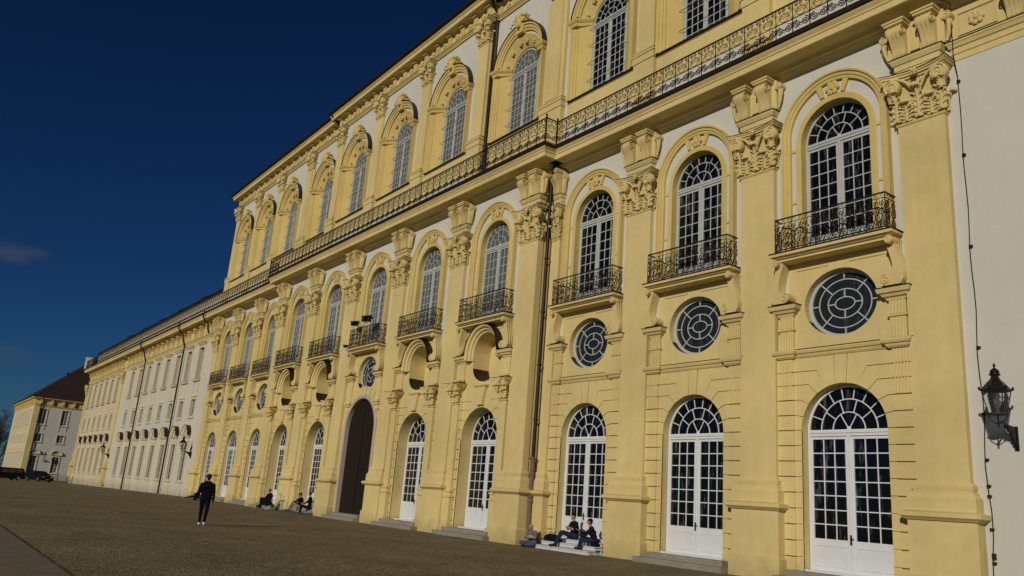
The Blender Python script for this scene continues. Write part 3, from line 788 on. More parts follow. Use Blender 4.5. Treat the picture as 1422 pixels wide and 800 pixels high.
# white wing on the left
WINX=[-39.1,-43.4,-47.7,-52.1,-56.5,-60.9,-65.3,-69.7]; WINX2=[-78.9,-82.9,-87.1,-91.2,-95.4,-99.5]
def wing_wall(x0,x1,xs,m,lab):
    w=MB(); holes=[]
    for x in xs:
        holes.append([(x-.78,1.35),(x+.78,1.35),(x+.78,4.85),(x-.78,4.85)])
        holes.append([(x-.70,7.6),(x+.70,7.6),(x+.70,9.25),(x-.70,9.25)])
        holes.append([(x-.78,11.3),(x+.78,11.3),(x+.78,14.5),(x-.78,14.5)])
    w.sheet([(x0,-.6),(x1,-.6),(x1,17.2),(x0,17.2)],holes,0)
    for h in holes: w.reveal(h,0,.5,1)
    o=w.build('wall',[m,PALE],palace); o['label']=lab
wing_wall(-74.6,-34.2,WINX,WING,'cream white wall of the low side wing')
wing_wall(WXL,-74.6,WINX2,PALE,'pale yellow wall at the far end of the side wing')
def wing_window(a,z0,z1,rows,D):
    f=MB(); p=MB(); D-=.43
    f.box(-a,-a+.05,D+.42,D+.47,z0,z1); f.box(a-.05,a,D+.42,D+.47,z0,z1); f.box(-a,a,D+.421,D+.469,z1-.06,z1); f.box(-a,a,D+.421,D+.469,z0,z0+.06); f.box(-.03,.03,D+.42,D+.46,z0,z1)
    for i in range(1,rows): zz=z0+(z1-z0)*i/rows; f.box(-a,a,D+.44,D+.45,zz-.012,zz+.012)
    for s in (-1,1): f.box(s*a*.5-.009,s*a*.5+.009,D+.44,D+.45,z0,z1)
    p.add([(-a,D+.455,z0),(a,D+.455,z0),(a,D+.455,z1),(-a,D+.455,z1)],[(0,1,2,3)])
    return f.mesh('frame',[PAINT2]),p.mesh('pane',[GLASS])
WROWS=[(.78,1.35,4.85,6,.10),(.70,7.6,9.25,3,.17),(.78,11.3,14.5,6,.25)]
WWIN=[wing_window(*r) for r in WROWS]
def wing_surround(k):
    s=MB()
    def fr(a,z0,z1,w_,pr):
        s.box(-a-w_,-a,-pr,0,z0-w_*.6,z1+w_); s.box(a,a+w_,-pr,0,z0-w_*.6,z1+w_); s.box(-a,a,-pr,0,z1,z1+w_)
    if k==0:
        fr(.78,1.35,4.85,.22,.10); s.mould(-.95,.95,0,-.06,[(1.10,.0),(1.14,.1),(1.24,.14),(1.30,.14)])
        s.mould(-1.0,1.0,0,-.10,[(5.08,.0),(5.45,.0),(5.47,.08),(5.58,.16),(5.66,.18)]); s.mould(-1.0,1.0,0,-.1,[(5.662,.19),(5.68,.19)],1)
        s.sweep_arch(1.16,5.52,None,[(-.28,0),(-.28,-.20),(-.14,-.30),(.0,-.38),(.0,0)],n=16,a0=.20,a1=PI-.20)
        s.sweep_arch(1.165,5.52,None,[(0,0),(0,-.41),(.035,-.41),(.035,0)],1,n=16,a0=.20,a1=PI-.20)
        s.prism([(-1.0,5.66),(1.0,5.66)]+arc(.95,5.50,10,.2,PI-.2),-.10,0); rosette(s,(0,-.10,6.0),.18)
        s.box(-.98,.98,-.10,0,-.6,.28); s.box(-.85,.85,-.06,0,.28,1.1); s.box(-.62,.62,-.08,-.06,.45,.95)
    if k==1:
        fr(.70,7.6,9.25,.20,.07); s.mould(-.88,.88,0,-.04,[(7.32,.0),(7.38,.08),(7.45,.08)]); s.mould(-.85,.85,0,-.03,[(9.45,.0),(9.5,.08),(9.58,.1)])
    if k==2:
        fr(.78,11.3,14.5,.20,.09); s.mould(-.98,.98,0,-.08,[(11.02,.0),(11.08,.12),(11.2,.16),(11.24,.16)]); s.mould(-.98,.98,0,-.08,[(14.70,.0),(14.78,.10),(14.90,.20),(14.96,.22)])
        s.mould(-.98,.98,0,-.08,[(11.242,.18),(11.26,.18)],1); s.mould(-.98,.98,0,-.08,[(14.962,.24),(14.98,.24)],1)
        for sx in (-1,1): s.box(sx*.80-.03,sx*.80+.03,-.05,0,10.15,11.02); s.box(sx*.80-.06,sx*.80+.06,-.08,0,9.95,10.2)
    return s.mesh('window_surround',[PALE,LEAD],35)
WSUR=[wing_surround(k) for k in range(3)]
for x in WINX+WINX2:
    for k in range(3):
        o=inst(WWIN[k][0],'window',palace,(x,0,0)); inst(WWIN[k][1],'pane',o)
        inst(WSUR[k],'window_surround',palace,(x,0,0))
for x in (-75.4,-102.1):
    p=inst(SHW,'pilaster',palace,(x,0,0),sc=(1.3,1,1)); q=inst(PEDW,'pedestal',p); q.scale=(1,1,1); inst(CAP,'capital',p,(0,-.2,0),sc=(.52,1,1))
frieze(-74.6,-34.85,0,2.2); frieze(WXL,-76.2,0,2.05)
# attic and low roof behind the wing's railing
w=MB(); w.box(WXL+.6,-34.5,.4,.8,17.2,20.1); o=w.build('wall',[PALE],palace); o['label']='pale attic wall behind the roof railing'
rf=MB(); rf.mould(WXL+.6,-34.6,14,.4,[(20.1,.12),(20.2,.25),(20.3,.25),(20.36,.1),(24,-6)])
rf.build('roof',[ROOF],palace)['label']='low dark roof of the side wing'
for x in (-45,-54,-63,-72,-81):
    rf=MB(); rf.mould(x-.7,x+.7,3,.6,[(20.3,.1),(20.75,.1),(21.0,-.3)]); rf.build('dormer',[ROOF],palace)
for a,lab in (((34.5,46,3,3.4,17.2,21.2),'white attic wall at the right end'),((WXL-.3,WXL,0.01,14,-1,17.2),'white end wall of the side wing'),((WXL-.35,WXL+.45,-1.25,-.3,17.62,19.5),'small white parapet block at the end of the wing railing')):
    w=MB(); w.box(*a); w.build('wall',[WHI],palace)['label']=lab

# pipes, cable
mb=MB(); px=16.82; py=-.47
mb.tube([(17.45,-1.0,17.42),(17.3,-.8,17.15),(px+.1,-.35,16.75),(px,py,16.4),(px,py,3.6)],.085,10)
for z in (15,12.5,10,7.6,5.2): mb.lathe([(.09,-.03),(.115,-.03),(.115,.03),(.09,.03)],(px,py,z),10)
mb.box(px-.02,px+.02,py,.0,13.55,13.6)
mb.build('downpipe',[ZINC],palace,smooth=40)
mb=MB(); mb.tube([(px,py,3.6),(px,py,1.9),(px+.02,py-.02,.0)],.105,12)
for z in (3.55,1.98,1.78,.1): mb.lathe([(.10,-.05),(.145,-.05),(.15,0),(.145,.05),(.10,.05)],(px,py,z),12)
mb.build('downpipe',[CASTP],palace,smooth=40)['label']='lower rusty pink section of the downpipe'
mb=MB(); mb.tube([(10.75,-1.15,29.4),(10.6,-.7,28.95),(10.45,-.30,28.5),(10.45,-.26,17.5)],.085,8); mb.build('downpipe',[ZINC],palace,smooth=40)
mb=MB(); mb.tube([(-10.35,-1.15,29.4),(-10.2,-.7,28.95),(-10.1,-.30,28.5),(-10.1,-.26,27.0)],.085,8); mb.build('downpipe',[ZINC],palace,smooth=40)
for x in (-45.55,-63.1,-36.6):
    mb=MB(); pts=[(x,-1.12,17.7),(x,-1.2,17.2),(x,-1.0,16.8),(x,-.6,16.5),(x,-.5,15.9),(x,-.34,15.6)]
    if x!=-36.6: pts+=[(x,-.24,15.3),(x,-.22,gz(x)-.1)]
    mb.tube(pts,.085,8); mb.build('downpipe',[LEAD],palace,smooth=40)
mb=MB(); pts=[]; 
for i in range(30):
    z=16.8-i*.58; pts.append((34.93+.05*math.sin(i*1.3)*(i/30),-.05 if z<15 else -.22,z))
mb.tube([(34.75,-.5,16.9)]+pts,.014,5)
for z in (14.3,12.0,9.3,6.5,4.75,3.6,2.95,2.7,1.9,1.3,1.22,1.1,.6): mb.box(34.90,34.98,-.085,.0,z-.03,z+.03)
mb.build('lightning_cable',[IRON],palace)

# steps
def steps(x,y0,hw,n=2,h=.36):
    mb=MB()
    for i in range(n):
        d=.34*(n-i); mb.box(-hw-.0+.25*i,hw-.25*i,y0-.12-d,y0+.35,0.002 if i==0 else h*i/n+.002,h*(i+1)/n)
    return mb.build('door_steps',[STONE],palace,(x,0,0))
for x in W_R[1:]+W_L: steps(x,0,1.95)
for x in NB+[X0]: steps(x,YR,2.1)
m=MB(); m.box(-1.35,1.35,-.05,.5,.0,.42); 
for x,y in [(x,0) for x in W_R+W_L]+[(x,YR+.2) for x in NB]: m2=inst(m.mesh('threshold',[PAINT]) if x==W_R[0] else bpy.data.meshes['threshold'],'threshold',palace,(x,y,0))

# ------------------------------------------------------------------ far building
XF=-150.0; YF=-2.0; GF=gz(XF)-.4
fb=thing('corner_building','distant two-coloured palace building with red brown hipped roof behind the parked cars','building',(XF,YF,GF)); fb.scale=(1,1,1.09)
def B(x,y,z): return (x,y,z)
FW=MB(); FT=MB(); FL=MB(); FS=MB(); FG=MB()
# local frame: +x face at x=0 running along +y ; -y face at y=0 running along -x ; height 16
H=16.0
holes=[]; ys=[1.7,5.8,9.9,14.0,18.1,22.2]
for y in ys: holes+= [[(y-.62,1.7),(y+.62,1.7),(y+.62,4.6),(y-.62,4.6)],[(y-.62,7.3),(y+.62,7.3),(y+.62,8.7),(y-.62,8.7)],[(y-.62,10.6),(y+.62,10.6),(y+.62,13.4),(y-.62,13.4)]]
RZ=Matrix.Rotation(PI/2,4,'Z')     # xz sheet facing -y -> facing +x
t=MB(); t.sheet([(-.0,0),(26,0),(26,H),(-.0,H)],holes,0)
for h in holes: t.reveal(h,0,.3)
FW.merge(t,RZ)
FW.box(-38,-.02,25.7,26,0,H); FW.box(-38,-37.7,0,25.7,0,H)
FW.build('wall',[WHI],fb)['label']='white plaster wall of the distant building'
t=MB(); t.box(-38.1,.10,-.12,.35,0,H); t.mould(-1.0,.1,.3,-.15,[(0,.1),(.8,.1),(.82,0),(2.0,0)])
t.box(-1.1,.13,-.14,.9,0,H-3.2)
t.build('wall',[PALE],fb)['label']='pale yellow wall of the narrow lit side'
def trim(holes_,m4,par,deep=.3):
    for h in holes_:
        t=MB()
        a=(h[1][0]-h[0][0])/2; c=(h[0][0]+h[1][0])/2; z0,z1=h[0][1],h[2][1]
        t.box(c-a-.2,c-a,-.09,0,z0-.1,z1+.2); t.box(c+a,c+a+.2,-.09,0,z0-.1,z1+.2); t.box(c-a,c+a,-.09,0,z1,z1+.2); t.box(c-a-.3,c+a+.3,-.16,0,z0-.24,z0-.1)
        if z0<3:
            q=MB(); q.sweep_arch(1.15,4.75,None,[(-.3,0),(-.3,-.2),(0,-.36),(0,0)],n=12,a0=.35,a1=PI-.35); t.merge(q,Matrix.Translation((c,0,0)))
            t.box(c-1.15,c+1.15,-.2,0,4.95,5.15); t.box(c-1.0,c+1.0,-.08,0,.0,1.2)
        if z0>10: 
            for s in (-1,1): t.box(c+s*.7-.09,c+s*.7+.09,-.08,0,9.5,10.3)
        o=MB(); o.merge(t,m4); o.build('window_surround',[PALE],fb)
trim(holes,RZ,fb)
def panes(holes_,m4,par):
    for h in holes_:
        c=(h[0][0]+h[1][0])/2; a=(h[1][0]-h[0][0])/2; z0,z1=h[0][1],h[2][1]; f=MB(); p=MB()
        f.box(c-a,c-a+.07,.18,.24,z0,z1); f.box(c+a-.07,c+a,.18,.24,z0,z1); f.box(c-.05,c+.05,.17,.24,z0,z1); f.box(c-a,c+a,.181,.239,z1-.07,z1); f.box(c-a,c+a,.181,.239,z0,z0+.07)
        n=3 if z1-z0<2 else 6
        for i in range(1,n): zz=z0+(z1-z0)*i/n; f.box(c-a,c+a,.19,.23,zz-.02,zz+.02)
        for s in (-1,1): f.box(c+s*a*.5-.02,c+s*a*.5+.02,.19,.23,z0,z1)
        p.add([(c-a,.235,z0),(c+a,.235,z0),(c+a,.235,z1),(c-a,.235,z1)],[(0,1,2,3)])
        F_=MB(); F_.merge(f,m4); P_=MB(); P_.merge(p,m4)
        o=F_.build('window',[PAINT],par); P_.build('pane',[GLASS],o)
panes(holes,RZ,fb)
# narrow side: shallow surrounds and dark windows
h2=[]
for x in [-4.5,-8.5,-12.5,-16.5,-20.5,-24.5,-28.5,-32.5]: h2+= [[(x-.6,1.6),(x+.6,1.6),(x+.6,4.6),(x-.6,4.6)],[(x-.6,7.3),(x+.6,7.3),(x+.6,8.7),(x-.6,8.7)],[(x-.6,10.6),(x+.6,10.6),(x+.6,13.4),(x-.6,13.4)]]
T_=Matrix.Translation((0,-.12,0)); trim(h2,T_,fb)
for h in h2:
    c=(h[0][0]+h[1][0])/2; f=MB(); f.box(c-.6,c-.54,-.17,-.12,h[0][1],h[2][1]); f.box(c+.54,c+.6,-.17,-.12,h[0][1],h[2][1]); f.box(c-.03,c+.03,-.17,-.12,h[0][1],h[2][1])
    o=f.build('window',[PAINT],fb); p=MB(); p.box(c-.54,c+.54,-.14,-.122,h[0][1],h[2][1]); p.build('pane',[GLASS],o)
t=MB(); LAY=[(13.9,.0),(14.1,.08),(14.2,.12),(14.22,.03),(15.1,.03),(15.12,.2),(15.3,.5),(15.32,.62),(15.6,.65),(15.62,.7)]
t.loft([[(-38-p,26+p,z),(-38-p,-.12-p,z),(.12+p,-.12-p,z),(.12+p,26+p,z)] for z,p in LAY])
for i in range(13):
    y=.9+2.05*i; t.box(.12,.55,y-.2,y+.2,14.35,15.15)
for i in range(18): x=-.9-2.05*i; t.box(x-.2,x+.2,-.55,-.12,14.35,15.15)
t.build('cornice',[YEL2],fb)
t=MB(); t.box(-1.0,.13,-.16,-.12,2,13.8); t.box(.12,.15,-.1,.9,2.0,13.8)
t.build('corner_pilaster',[YEL],fb)
t=MB(); t.tube([(.75,.95,15.5),(.3,.95,14.8),(.25,.95,0)],.11,6); t.build('downpipe',[LEAD],fb)
t=MB(); e=.9
t.add([(-38-e,-e,15.63),(e,-e,15.63),(e,26+e,15.63),(-38-e,26+e,15.63),(-25,13,27.0),(-13,13,27.0)],[(0,1,5,4),(1,2,5),(2,3,4,5),(3,0,4),(0,3,2,1)])
t.box(-.5,e+.06,-e-.05,26+e,15.60,15.70); t.box(-38-e,e+.06,-e-.06,-.2,15.60,15.70)
rf_=t.build('roof',[TILE],fb); t=MB(); t.box(-8.5,-8.1,5.5,5.9,18,21.6); t.build('chimney',[LEAD],rf_)

# ------------------------------------------------------------------ lanterns
LG,nt_,b_=nodes('lantern_glass'); b_.inputs['Base Color'].default_value=(.8,.82,.84,1); b_.inputs['Transmission Weight'].default_value=1; b_.inputs['Roughness'].default_value=.03; b_.inputs['IOR'].default_value=1.05
BULB=mat('frosted_mantle',(.5,.48,.42),.6)
LIRON=mat('black_lantern_iron',(.010,.009,.009),.45,.2)
def lantern_proto(label,loc,rz):
    t=thing('wall_lantern',label,'wall lantern',loc,rz,'black wall lanterns on the palace walls')
    ax=-1.0; m=MB(); K=6
    def ring(r,z,off=0): return [(r*math.cos(2*PI*j/K+PI/6),ax+r*math.sin(2*PI*j/K+PI/6),z) for j in range(K)]
    # roof
    m.loft([ring(.36,.93),ring(.37,.96),ring(.30,1.03),ring(.20,1.15),ring(.15,1.20),ring(.13,1.22),ring(.09,1.30),ring(.10,1.33)])
    m.lathe([(.09,1.32),(.14,1.34),(.14,1.36),(.11,1.38),(.115,1.43),(.09,1.48),(.05,1.51),(.02,1.53),(.02,1.55),(.035,1.58),(.03,1.61),(.008,1.65)],(0,ax,0),12)
    for j in range(K):
        a=2*PI*j/K+PI/6; c,s=math.cos(a),math.sin(a)
        m.blob((.38*c,ax+.38*s,.99),(.03,.03,.055),6); m.tube([(.36*c,ax+.36*s,.94),(.41*c,ax+.41*s,1.0)],.014,4)
    m.build('lantern_roof',[LIRON],t,smooth=30)
    m=MB()
    for j in range(K):
        a=2*PI*j/K+PI/6; c,s=math.cos(a),math.sin(a); m.tube([(.21*c,ax+.21*s,.36),(.34*c,ax+.34*s,.94)],.013,4)
    m.loft([ring(.25,.33),ring(.25,.36),ring(.22,.37),ring(.20,.37)],cap=True)
    m.tube([(.24,ax,.34),(.18,ax,.20),(.06,ax,.12),(0,ax,.10)],.014,5); m.tube([(-.24,ax,.34),(-.18,ax,.20),(-.06,ax,.12),(0,ax,.10)],.014,5)
    m.tube([(0,ax,.35),(0,ax,.14)],.02,6); m.blob((0,ax,.12),(.045,.045,.05),8); m.blob((0,ax,.04),(.025,.025,.05),6)
    m.build('lantern_cage',[LIRON],t)
    m=MB(); m.loft([ring(.195,.375),ring(.325,.93)],cap=False); m.build('lantern_glass',[LG],t)
    m=MB(); m.lathe([(.02,.37),(.03,.42),(.03,.5),(.10,.58),(.12,.64),(.06,.70),(.02,.9)],(0,ax,0),10); m.build('burner',[BULB],t,smooth=40)
    m=MB()
    m.tube([(0,ax,.14),(0,-.8,.17),(0,-.5,.13),(0,-.1,.10)],.022,6)
    m.box(-.05,.05,-.035,.0,-.48,.14)
    m.prism_yz([(-.03,.10),(-.55,.13),(-.50,.02),(-.36,-.06),(-.30,-.16),(-.18,-.24),(-.12,-.36),(-.03,-.42)],-.018,.018)
    for (cy,cz,r) in ((-.42,.02,.10),(-.22,-.02,.12),(-.14,-.24,.10),(-.60,.08,.06)):
        pts=[]
        for i in range(16):
            q=i/15; a=2*PI*1.5*q; pts.append((0.0,cy+r*(1-.8*q)*math.cos(a),cz+r*(1-.8*q)*math.sin(a)))
        m.tube(pts,.024,5)
    for k in range(8): m.blob((0,-.08-.05*k,-.42+.065*k+.02*(k%2)),(.045,.035,.03),6)
    m.build('bracket',[LIRON],t)
    return t
L1=lantern_proto('large black wall lantern on the white wall at the right edge, its shadow below it',(35.66,0,4.28),0); L1.scale=(.94,.94,.96)
def lant(loc,rz,lab):
    c=copy_tree(L1); c.location=loc; c.rotation_euler[2]=rz; c['label']=lab; return c
lant((-36.6,0,3.95),0,'black wall lantern on the wing wall just left of the yellow facade')
lant((-75.0,0,3.85),0,'black wall lantern halfway along the low side wing')
lant((XF+.12,YF+3.6,GF+4.4),PI/2,'small dark wall lantern between the ground windows of the distant building')

# ------------------------------------------------------------------ floodlights on the central balcony
def floodlight(loc,rz,lab,s=1):
    t=thing('floodlight',lab,'floodlight',loc,rz,'floodlights on the balcony over the portal')
    m=MB(); m.loft([[(-.30,-.02,.40),(.30,-.02,.40),(.22,-.12,.12),(-.22,-.12,.12)],[(-.20,.26,.36),(.20,.26,.36),(.15,.18,.16),(-.15,.18,.16)]])
    m.box(-.33,.33,-.05,.0,.40,.43); m.build('housing',[IRON],t)
    m=MB(); m.add([(-.27,-.035,.38),(.27,-.035,.38),(.20,-.128,.14),(-.20,-.128,.14)],[(0,1,2,3)]); m.build('glass_front',[GLASS],t)
    m=MB(); m.tube([(-.29,.06,.26),(-.29,.06,.02),(.29,.06,.02),(.29,.06,.26)],.018,5); m.tube([(0,.06,.02),(0,.06,-.12)],.025,6); m.build('mounting_yoke',[PAINT],t)
    return t
floodlight((X0-1.35,YR-.60,11.42),.5,'smaller black floodlight at the left of the balcony over the portal')
floodlight((X0+.25,YR-.60,11.44),.35,'larger black floodlight at the middle of the balcony over the portal').scale=(1.25,1.25,1.25)
floodlight((X0-2.35,YR-.55,10.20),.8,'small black lamp low at the left corner of the balcony over the portal').scale=(.6,.6,.6)

# ------------------------------------------------------------------ people
SKIN=mat('skin',(.42,.23,.16),.6,var=.04,scale=20); SKIN2=mat('tanned_skin',(.34,.17,.11),.6)
def cloth(n,c): return mat(n,c,.9,spec=.1,var=.15,scale=18,bump=.3,bscale=40)
def figure(name,label,loc,rz,caps,mats,vox=.0095,hair=None,extra=None,group=None):
    """caps: (p0,r0,p1,r1,zone[,flatten]) -> ONE continuous body mesh by voxel remesh"""
    t=thing(name,label,'person',loc,rz,group)
    m=MB()
    for c in caps:
        p,q=Vector(c[0]),Vector(c[2]); d=q-p; L=d.length
        if L<1e-4: d=Vector((0,0,1)); 
        d.normalize(); a=d.orthogonal().normalized(); b=d.cross(a); rings=[]; k=12
        prof=[(-c[1],.02),(-c[1]*.87,.5),(-c[1]*.5,.87),(0,1)]
        for h,f in prof: rings.append((p+d*h,c[1]*f))
        for h,f in reversed(prof): rings.append((q-d*(h*c[3]/c[1]),c[3]*f))
        m.loft([[tuple(o+a*(r*math.cos(2*PI*j/k))+b*(r*math.sin(2*PI*j/k))) for j in range(k)] for o,r in rings])
    me=m.mesh('tmp',[mats[0]]); o=bpy.data.objects.new('tmp',me); COL.objects.link(o)
    md=o.modifiers.new('r','REMESH'); md.mode='VOXEL'; md.voxel_size=vox
    sm=o.modifiers.new('s','SMOOTH'); sm.iterations=3; sm.factor=.5
    dg=bpy.context.evaluated_depsgraph_get(); dg.update()
    nm=bpy.data.meshes.new_from_object(o.evaluated_get(dg)); bpy.data.objects.remove(o); nm.name='body'
    nm.materials.clear()
    for x in mats: nm.materials.append(x)
    n=len(nm.polygons); ct=np.zeros(n*3); nm.polygons.foreach_get('center',ct); ct=ct.reshape(-1,3)
    best=np.full(n,1e9); zi=np.zeros(n,int)
    for c in caps:
        p,q=np.array(c[0],float),np.array(c[2],float); d=q-p; L2=max(d@d,1e-9)
        tt=np.clip(((ct-p)@d)/L2,0,1); dist=np.linalg.norm(ct-(p+tt[:,None]*d),axis=1)-(c[1]+(c[3]-c[1])*tt)
        z=dist<best; best[z]=dist[z]; zi[z]=c[4]
    nm.polygons.foreach_set('material_index',zi.tolist()); nm.polygons.foreach_set('use_smooth',[True]*n); nm.update()
    inst(nm,'body',t)
    return t
def hand(c,d,side,up,z=0,curl=.5):
    """palm + four fingers + thumb, as capsules. c wrist, d direction, side towards the thumb"""
    c,d,side=Vector(c),Vector(d).normalized(),Vector(side); side=(side-d*side.dot(d)).normalized(); n=d.cross(side)*up
    out=[]; pal=c+d*.045
    out.append((c,.026,c+d*.07+side*.018,.021,z)); out.append((c,.026,c+d*.07-side*.022,.019,z))
    for i,(o,l) in enumerate(((.031,.070),(.011,.078),(-.010,.072),(-.030,.056))):
        a=c+d*.080+side*o; b=a+(d*(1-curl*.3)+n*curl*.5).normalized()*l*.5; e=b+(d*(1-curl)+n*curl).normalized()*l*.5
        out.append((a,.0095,b,.009,z)); out.append((b,.009,e,.0075,z))
    a=c+d*.03+side*.03; b=a+(d*.6+side*.8).normalized()*.038; out.append((a,.013,b,.011,z)); out.append((b,.011,b+(d*.9+side*.2+n*.3).normalized()*.03,.009,z))
    return out
def head(c,f,zs=0,tilt=None,hz=None,short=True):
    """head centre c, facing f; zones: skin zs, hair hz"""
    c=Vector(c); f=Vector(f).normalized(); up=Vector(tilt or (0,0,1)).normalized(); s=f.cross(up).normalized()
    o=[(c+up*.03-f*.015,.088,c+up*.03+f*.015,.086,zs),(c-up*.045+f*.03,.062,c-up*.075+f*.045,.040,zs),(c+f*.088+up*.012,.010,c+f*.108-up*.018,.014,zs)]
    for q in (-1,1):
        o.append((c+s*q*.083+up*.015,.014,c+s*q*.085-up*.02,.011,zs)); o.append((c+s*q*.03+f*.083+up*.035,.012,c+s*q*.045+f*.076+up*.035,.011,zs))
        o.append((c+s*q*.032+f*.083+up*.014,.0105,c+s*q*.034+f*.083+up*.014,.0105,5))
    o.append((c+f*.086-up*.043-s*.02,.008,c+f*.086-up*.043+s*.02,.008,zs))
    if hz is not None:
        o.append((c+up*.052-f*.030,.092,c+up*.052+f*.008,.088,hz)); o.append((c-f*.045+up*.0,.070,c-f*.03-up*.05,.055,hz))
    return o
EYE=mat('dark_eye',(.02,.015,.012),.3)
SHOE=mat('black_shoe',(.015,.013,.012),.5); WSH=mat('white_trainer',(.75,.75,.73),.6)
def V(*a): return a
# zones: 0 skin 1 top 2 trousers 3 shoes 4 hair 5 eye
# --- walking man seen from behind (faces local -y)
BLK=cloth('black_jacket',(.007,.007,.009)); BLKT=cloth('black_trousers',(.006,.006,.008)); DHAIR=cloth('dark_cap_hair',(.03,.022,.02))
hp=.95
walk=[((-.08,0,hp),.135,(.08,0,hp),.135,2),((-.07,0,1.06),.135,(.07,0,1.06),.135,1),((-.09,0,1.22),.145,(.09,0,1.22),.145,1),((-.11,.01,1.40),.125,(.11,.01,1.40),.125,1),
 ((-.04,.01,1.50),.085,(.04,.01,1.50),.085,1),((0,.0,1.52),.062,(0,-.01,1.60),.058,0),
 ((-.09,.05,1.50),.07,(.09,.05,1.50),.07,1),  # hood on the back
 ((-.09,0,hp-.02),.105,(-.11,.13,.52),.072,2),((-.11,.13,.52),.070,(-.10,.38,.14),.050,2),      # trailing leg (right)
 ((.09,0,hp-.02),.105,(.10,-.17,.52),.072,2),((.10,-.17,.52),.070,(.10,-.13,.10),.050,2),
 ((-.10,.40,.09),.050,(-.10,.31,.035),.045,3),((-.10,.31,.035),.045,(-.10,.26,.03),.036,3),
 ((.10,-.12,.05),.052,(.10,-.26,.04),.045,3),((.10,-.26,.04),.045,(.10,-.33,.035),.034,3),
 # arms: his left (+x here is left when facing -y) bent at hip, right hanging
 ((.20,.01,1.44),.075,(.27,.07,1.17),.058,1),((.27,.07,1.17),.056,(.26,-.08,.97),.042,1),
 ((-.20,.01,1.44),.075,(-.26,.03,1.15),.058,1),((-.26,.03,1.15),.055,(-.27,-.05,.90),.042,1)]
walk+=hand((-.27,-.06,.88),(0,-.15,-1),(0,-1,0),1,0,.5)+hand((.26,-.09,.96),(-.1,-.3,-.9),(0,-1,0),1,0,.7)+head((0,-.02,1.70),(0,-1,0),0,hz=4)
wm=figure('person','person in a black jacket walking away across the cobbles, white shoes',(13.1,-12.87,0),0,[tuple(c) for c in walk],[SKIN2,BLK,BLKT,WSH,DHAIR,EYE])
wdir=math.atan2(-(.45),.90)   # facing direction (-.90,.45)
wm.rotation_euler[2]=math.atan2(.35,-.94)+PI/2
wm.location=(13.15,-12.75,.0)
# shoulder bag with an umbrella sticking out, on his left hip
ub=thing('shoulder_bag','small black shoulder bag at the left hip of the walking person','bag',(13.15,-12.75,0),wm.rotation_euler[2])
m=MB(); m.loft([[(.31,-.10,.86),(.42,-.09,.86),(.42,.12,.86),(.31,.13,.86)],[(.29,-.12,1.0),(.43,-.11,1.0),(.43,.14,1.0),(.29,.15,1.0)],[(.31,-.09,1.12),(.40,-.08,1.12),(.40,.11,1.12),(.31,.12,1.12)]]); m.build('bag_body',[BLK],ub)
m=MB(); m.tube([(.36,.0,1.12),(.22,-.10,1.35),(.02,-.145,1.50),(-.13,-.02,1.535),(-.12,.12,1.45),(.10,.165,1.28),(.36,.08,1.12)],.014,4); m.build('strap',[BLK],ub)
um=thing('umbrella','folded black umbrella pointing sideways from the walking person\'s bag','umbrella',(13.15,-12.75,0),wm.rotation_euler[2])
m=MB(); m.tube([(.36,.02,1.0),(.50,.02,.985),(.60,.02,.95),(.76,.02,.93)],.03,8,rr=[.035,.034,.024,.006]); m.build('folded_canopy',[BLK],um)
m=MB(); m.tube([(.30,.02,1.01),(.36,.02,1.0)],.012,6); m.tube([(.76,.02,.93),(.80,.02,.927)],.006,5); m.build('shaft',[PAINT],um)

# --- white portable steps at the door of the third bay from the right
st=thing('portable_steps','white painted wooden stairs in front of the door with the seated men','steps',(19.85,0,0))
WST=mat('white_step_paint',(.62,.62,.60),.6,var=.10,scale=6)
SW=1.58; SD=[(1.22,.15),(.92,.31),(.62,.46),(.32,.58)]
m=MB()
for (d,z) in SD: m.box(-SW,SW,-d,-d+.305 if z<.5 else -.06,z-.035,z)
m.build('tread',[WST],st)
m=MB()
for (d,z) in SD: m.box(-SW+.01,SW-.01,-d+.03,-d+.055,max(.0,z-.15)+.002,z-.036)
m.build('riser',[WST],st)
for s in (-1,1):
    m=MB(); x0,x1=sorted((s*(SW-.06),s*(SW-.02)))
    for d,z in SD: m.box(x0,x1,-d+.06,-d+.10,0,z-.037); m.box(x0+.003,x1-.003,-d+.10,-.14,z-.13,z-.06)
    m.box(x0,x1,-.14,-.10,0,.53); m.build('side_frame',[WST],st)

JEAN=cloth('blue_jeans',(.05,.08,.15)); JEAN2=cloth('dark_blue_jeans',(.018,.028,.06)); GREY=cloth('grey_tshirt',(.14,.14,.15)); BTS=cloth('black_tshirt',(.012,.012,.014))
PRN=mat('pale_shirt_print',(.55,.55,.58),.9)
# man 1: cross-legged on the ground, bent over his hands
m1=[((-.09,.05,.12),.125,(.09,.05,.12),.125,2),((-.07,.03,.26),.135,(.07,.03,.26),.135,1),((-.10,.0,.42),.145,(.10,.0,.42),.140,1),((-.12,-.04,.55),.105,(.12,-.04,.55),.105,1),
 ((0,-.06,.62),.06,(0,-.11,.69),.055,0),
 ((-.12,.02,.12),.095,(-.40,-.28,.16),.068,2),((-.40,-.28,.15),.066,(-.02,-.42,.09),.050,2),((.12,.02,.12),.095,(.40,-.28,.16),.068,2),((.40,-.28,.15),.066,(.06,-.50,.08),.050,2),
 ((-.0,-.43,.07),.045,(.16,-.47,.045),.036,3),((.04,-.51,.07),.045,(-.13,-.52,.045),.036,3),
 ((-.19,-.04,.57),.068,(-.27,-.17,.36),.052,1),((-.26,-.16,.38),.047,(-.07,-.32,.38),.033,0),((.19,-.04,.57),.068,(.27,-.17,.36),.052,1),((.26,-.16,.38),.047,(.07,-.32,.38),.033,0)]
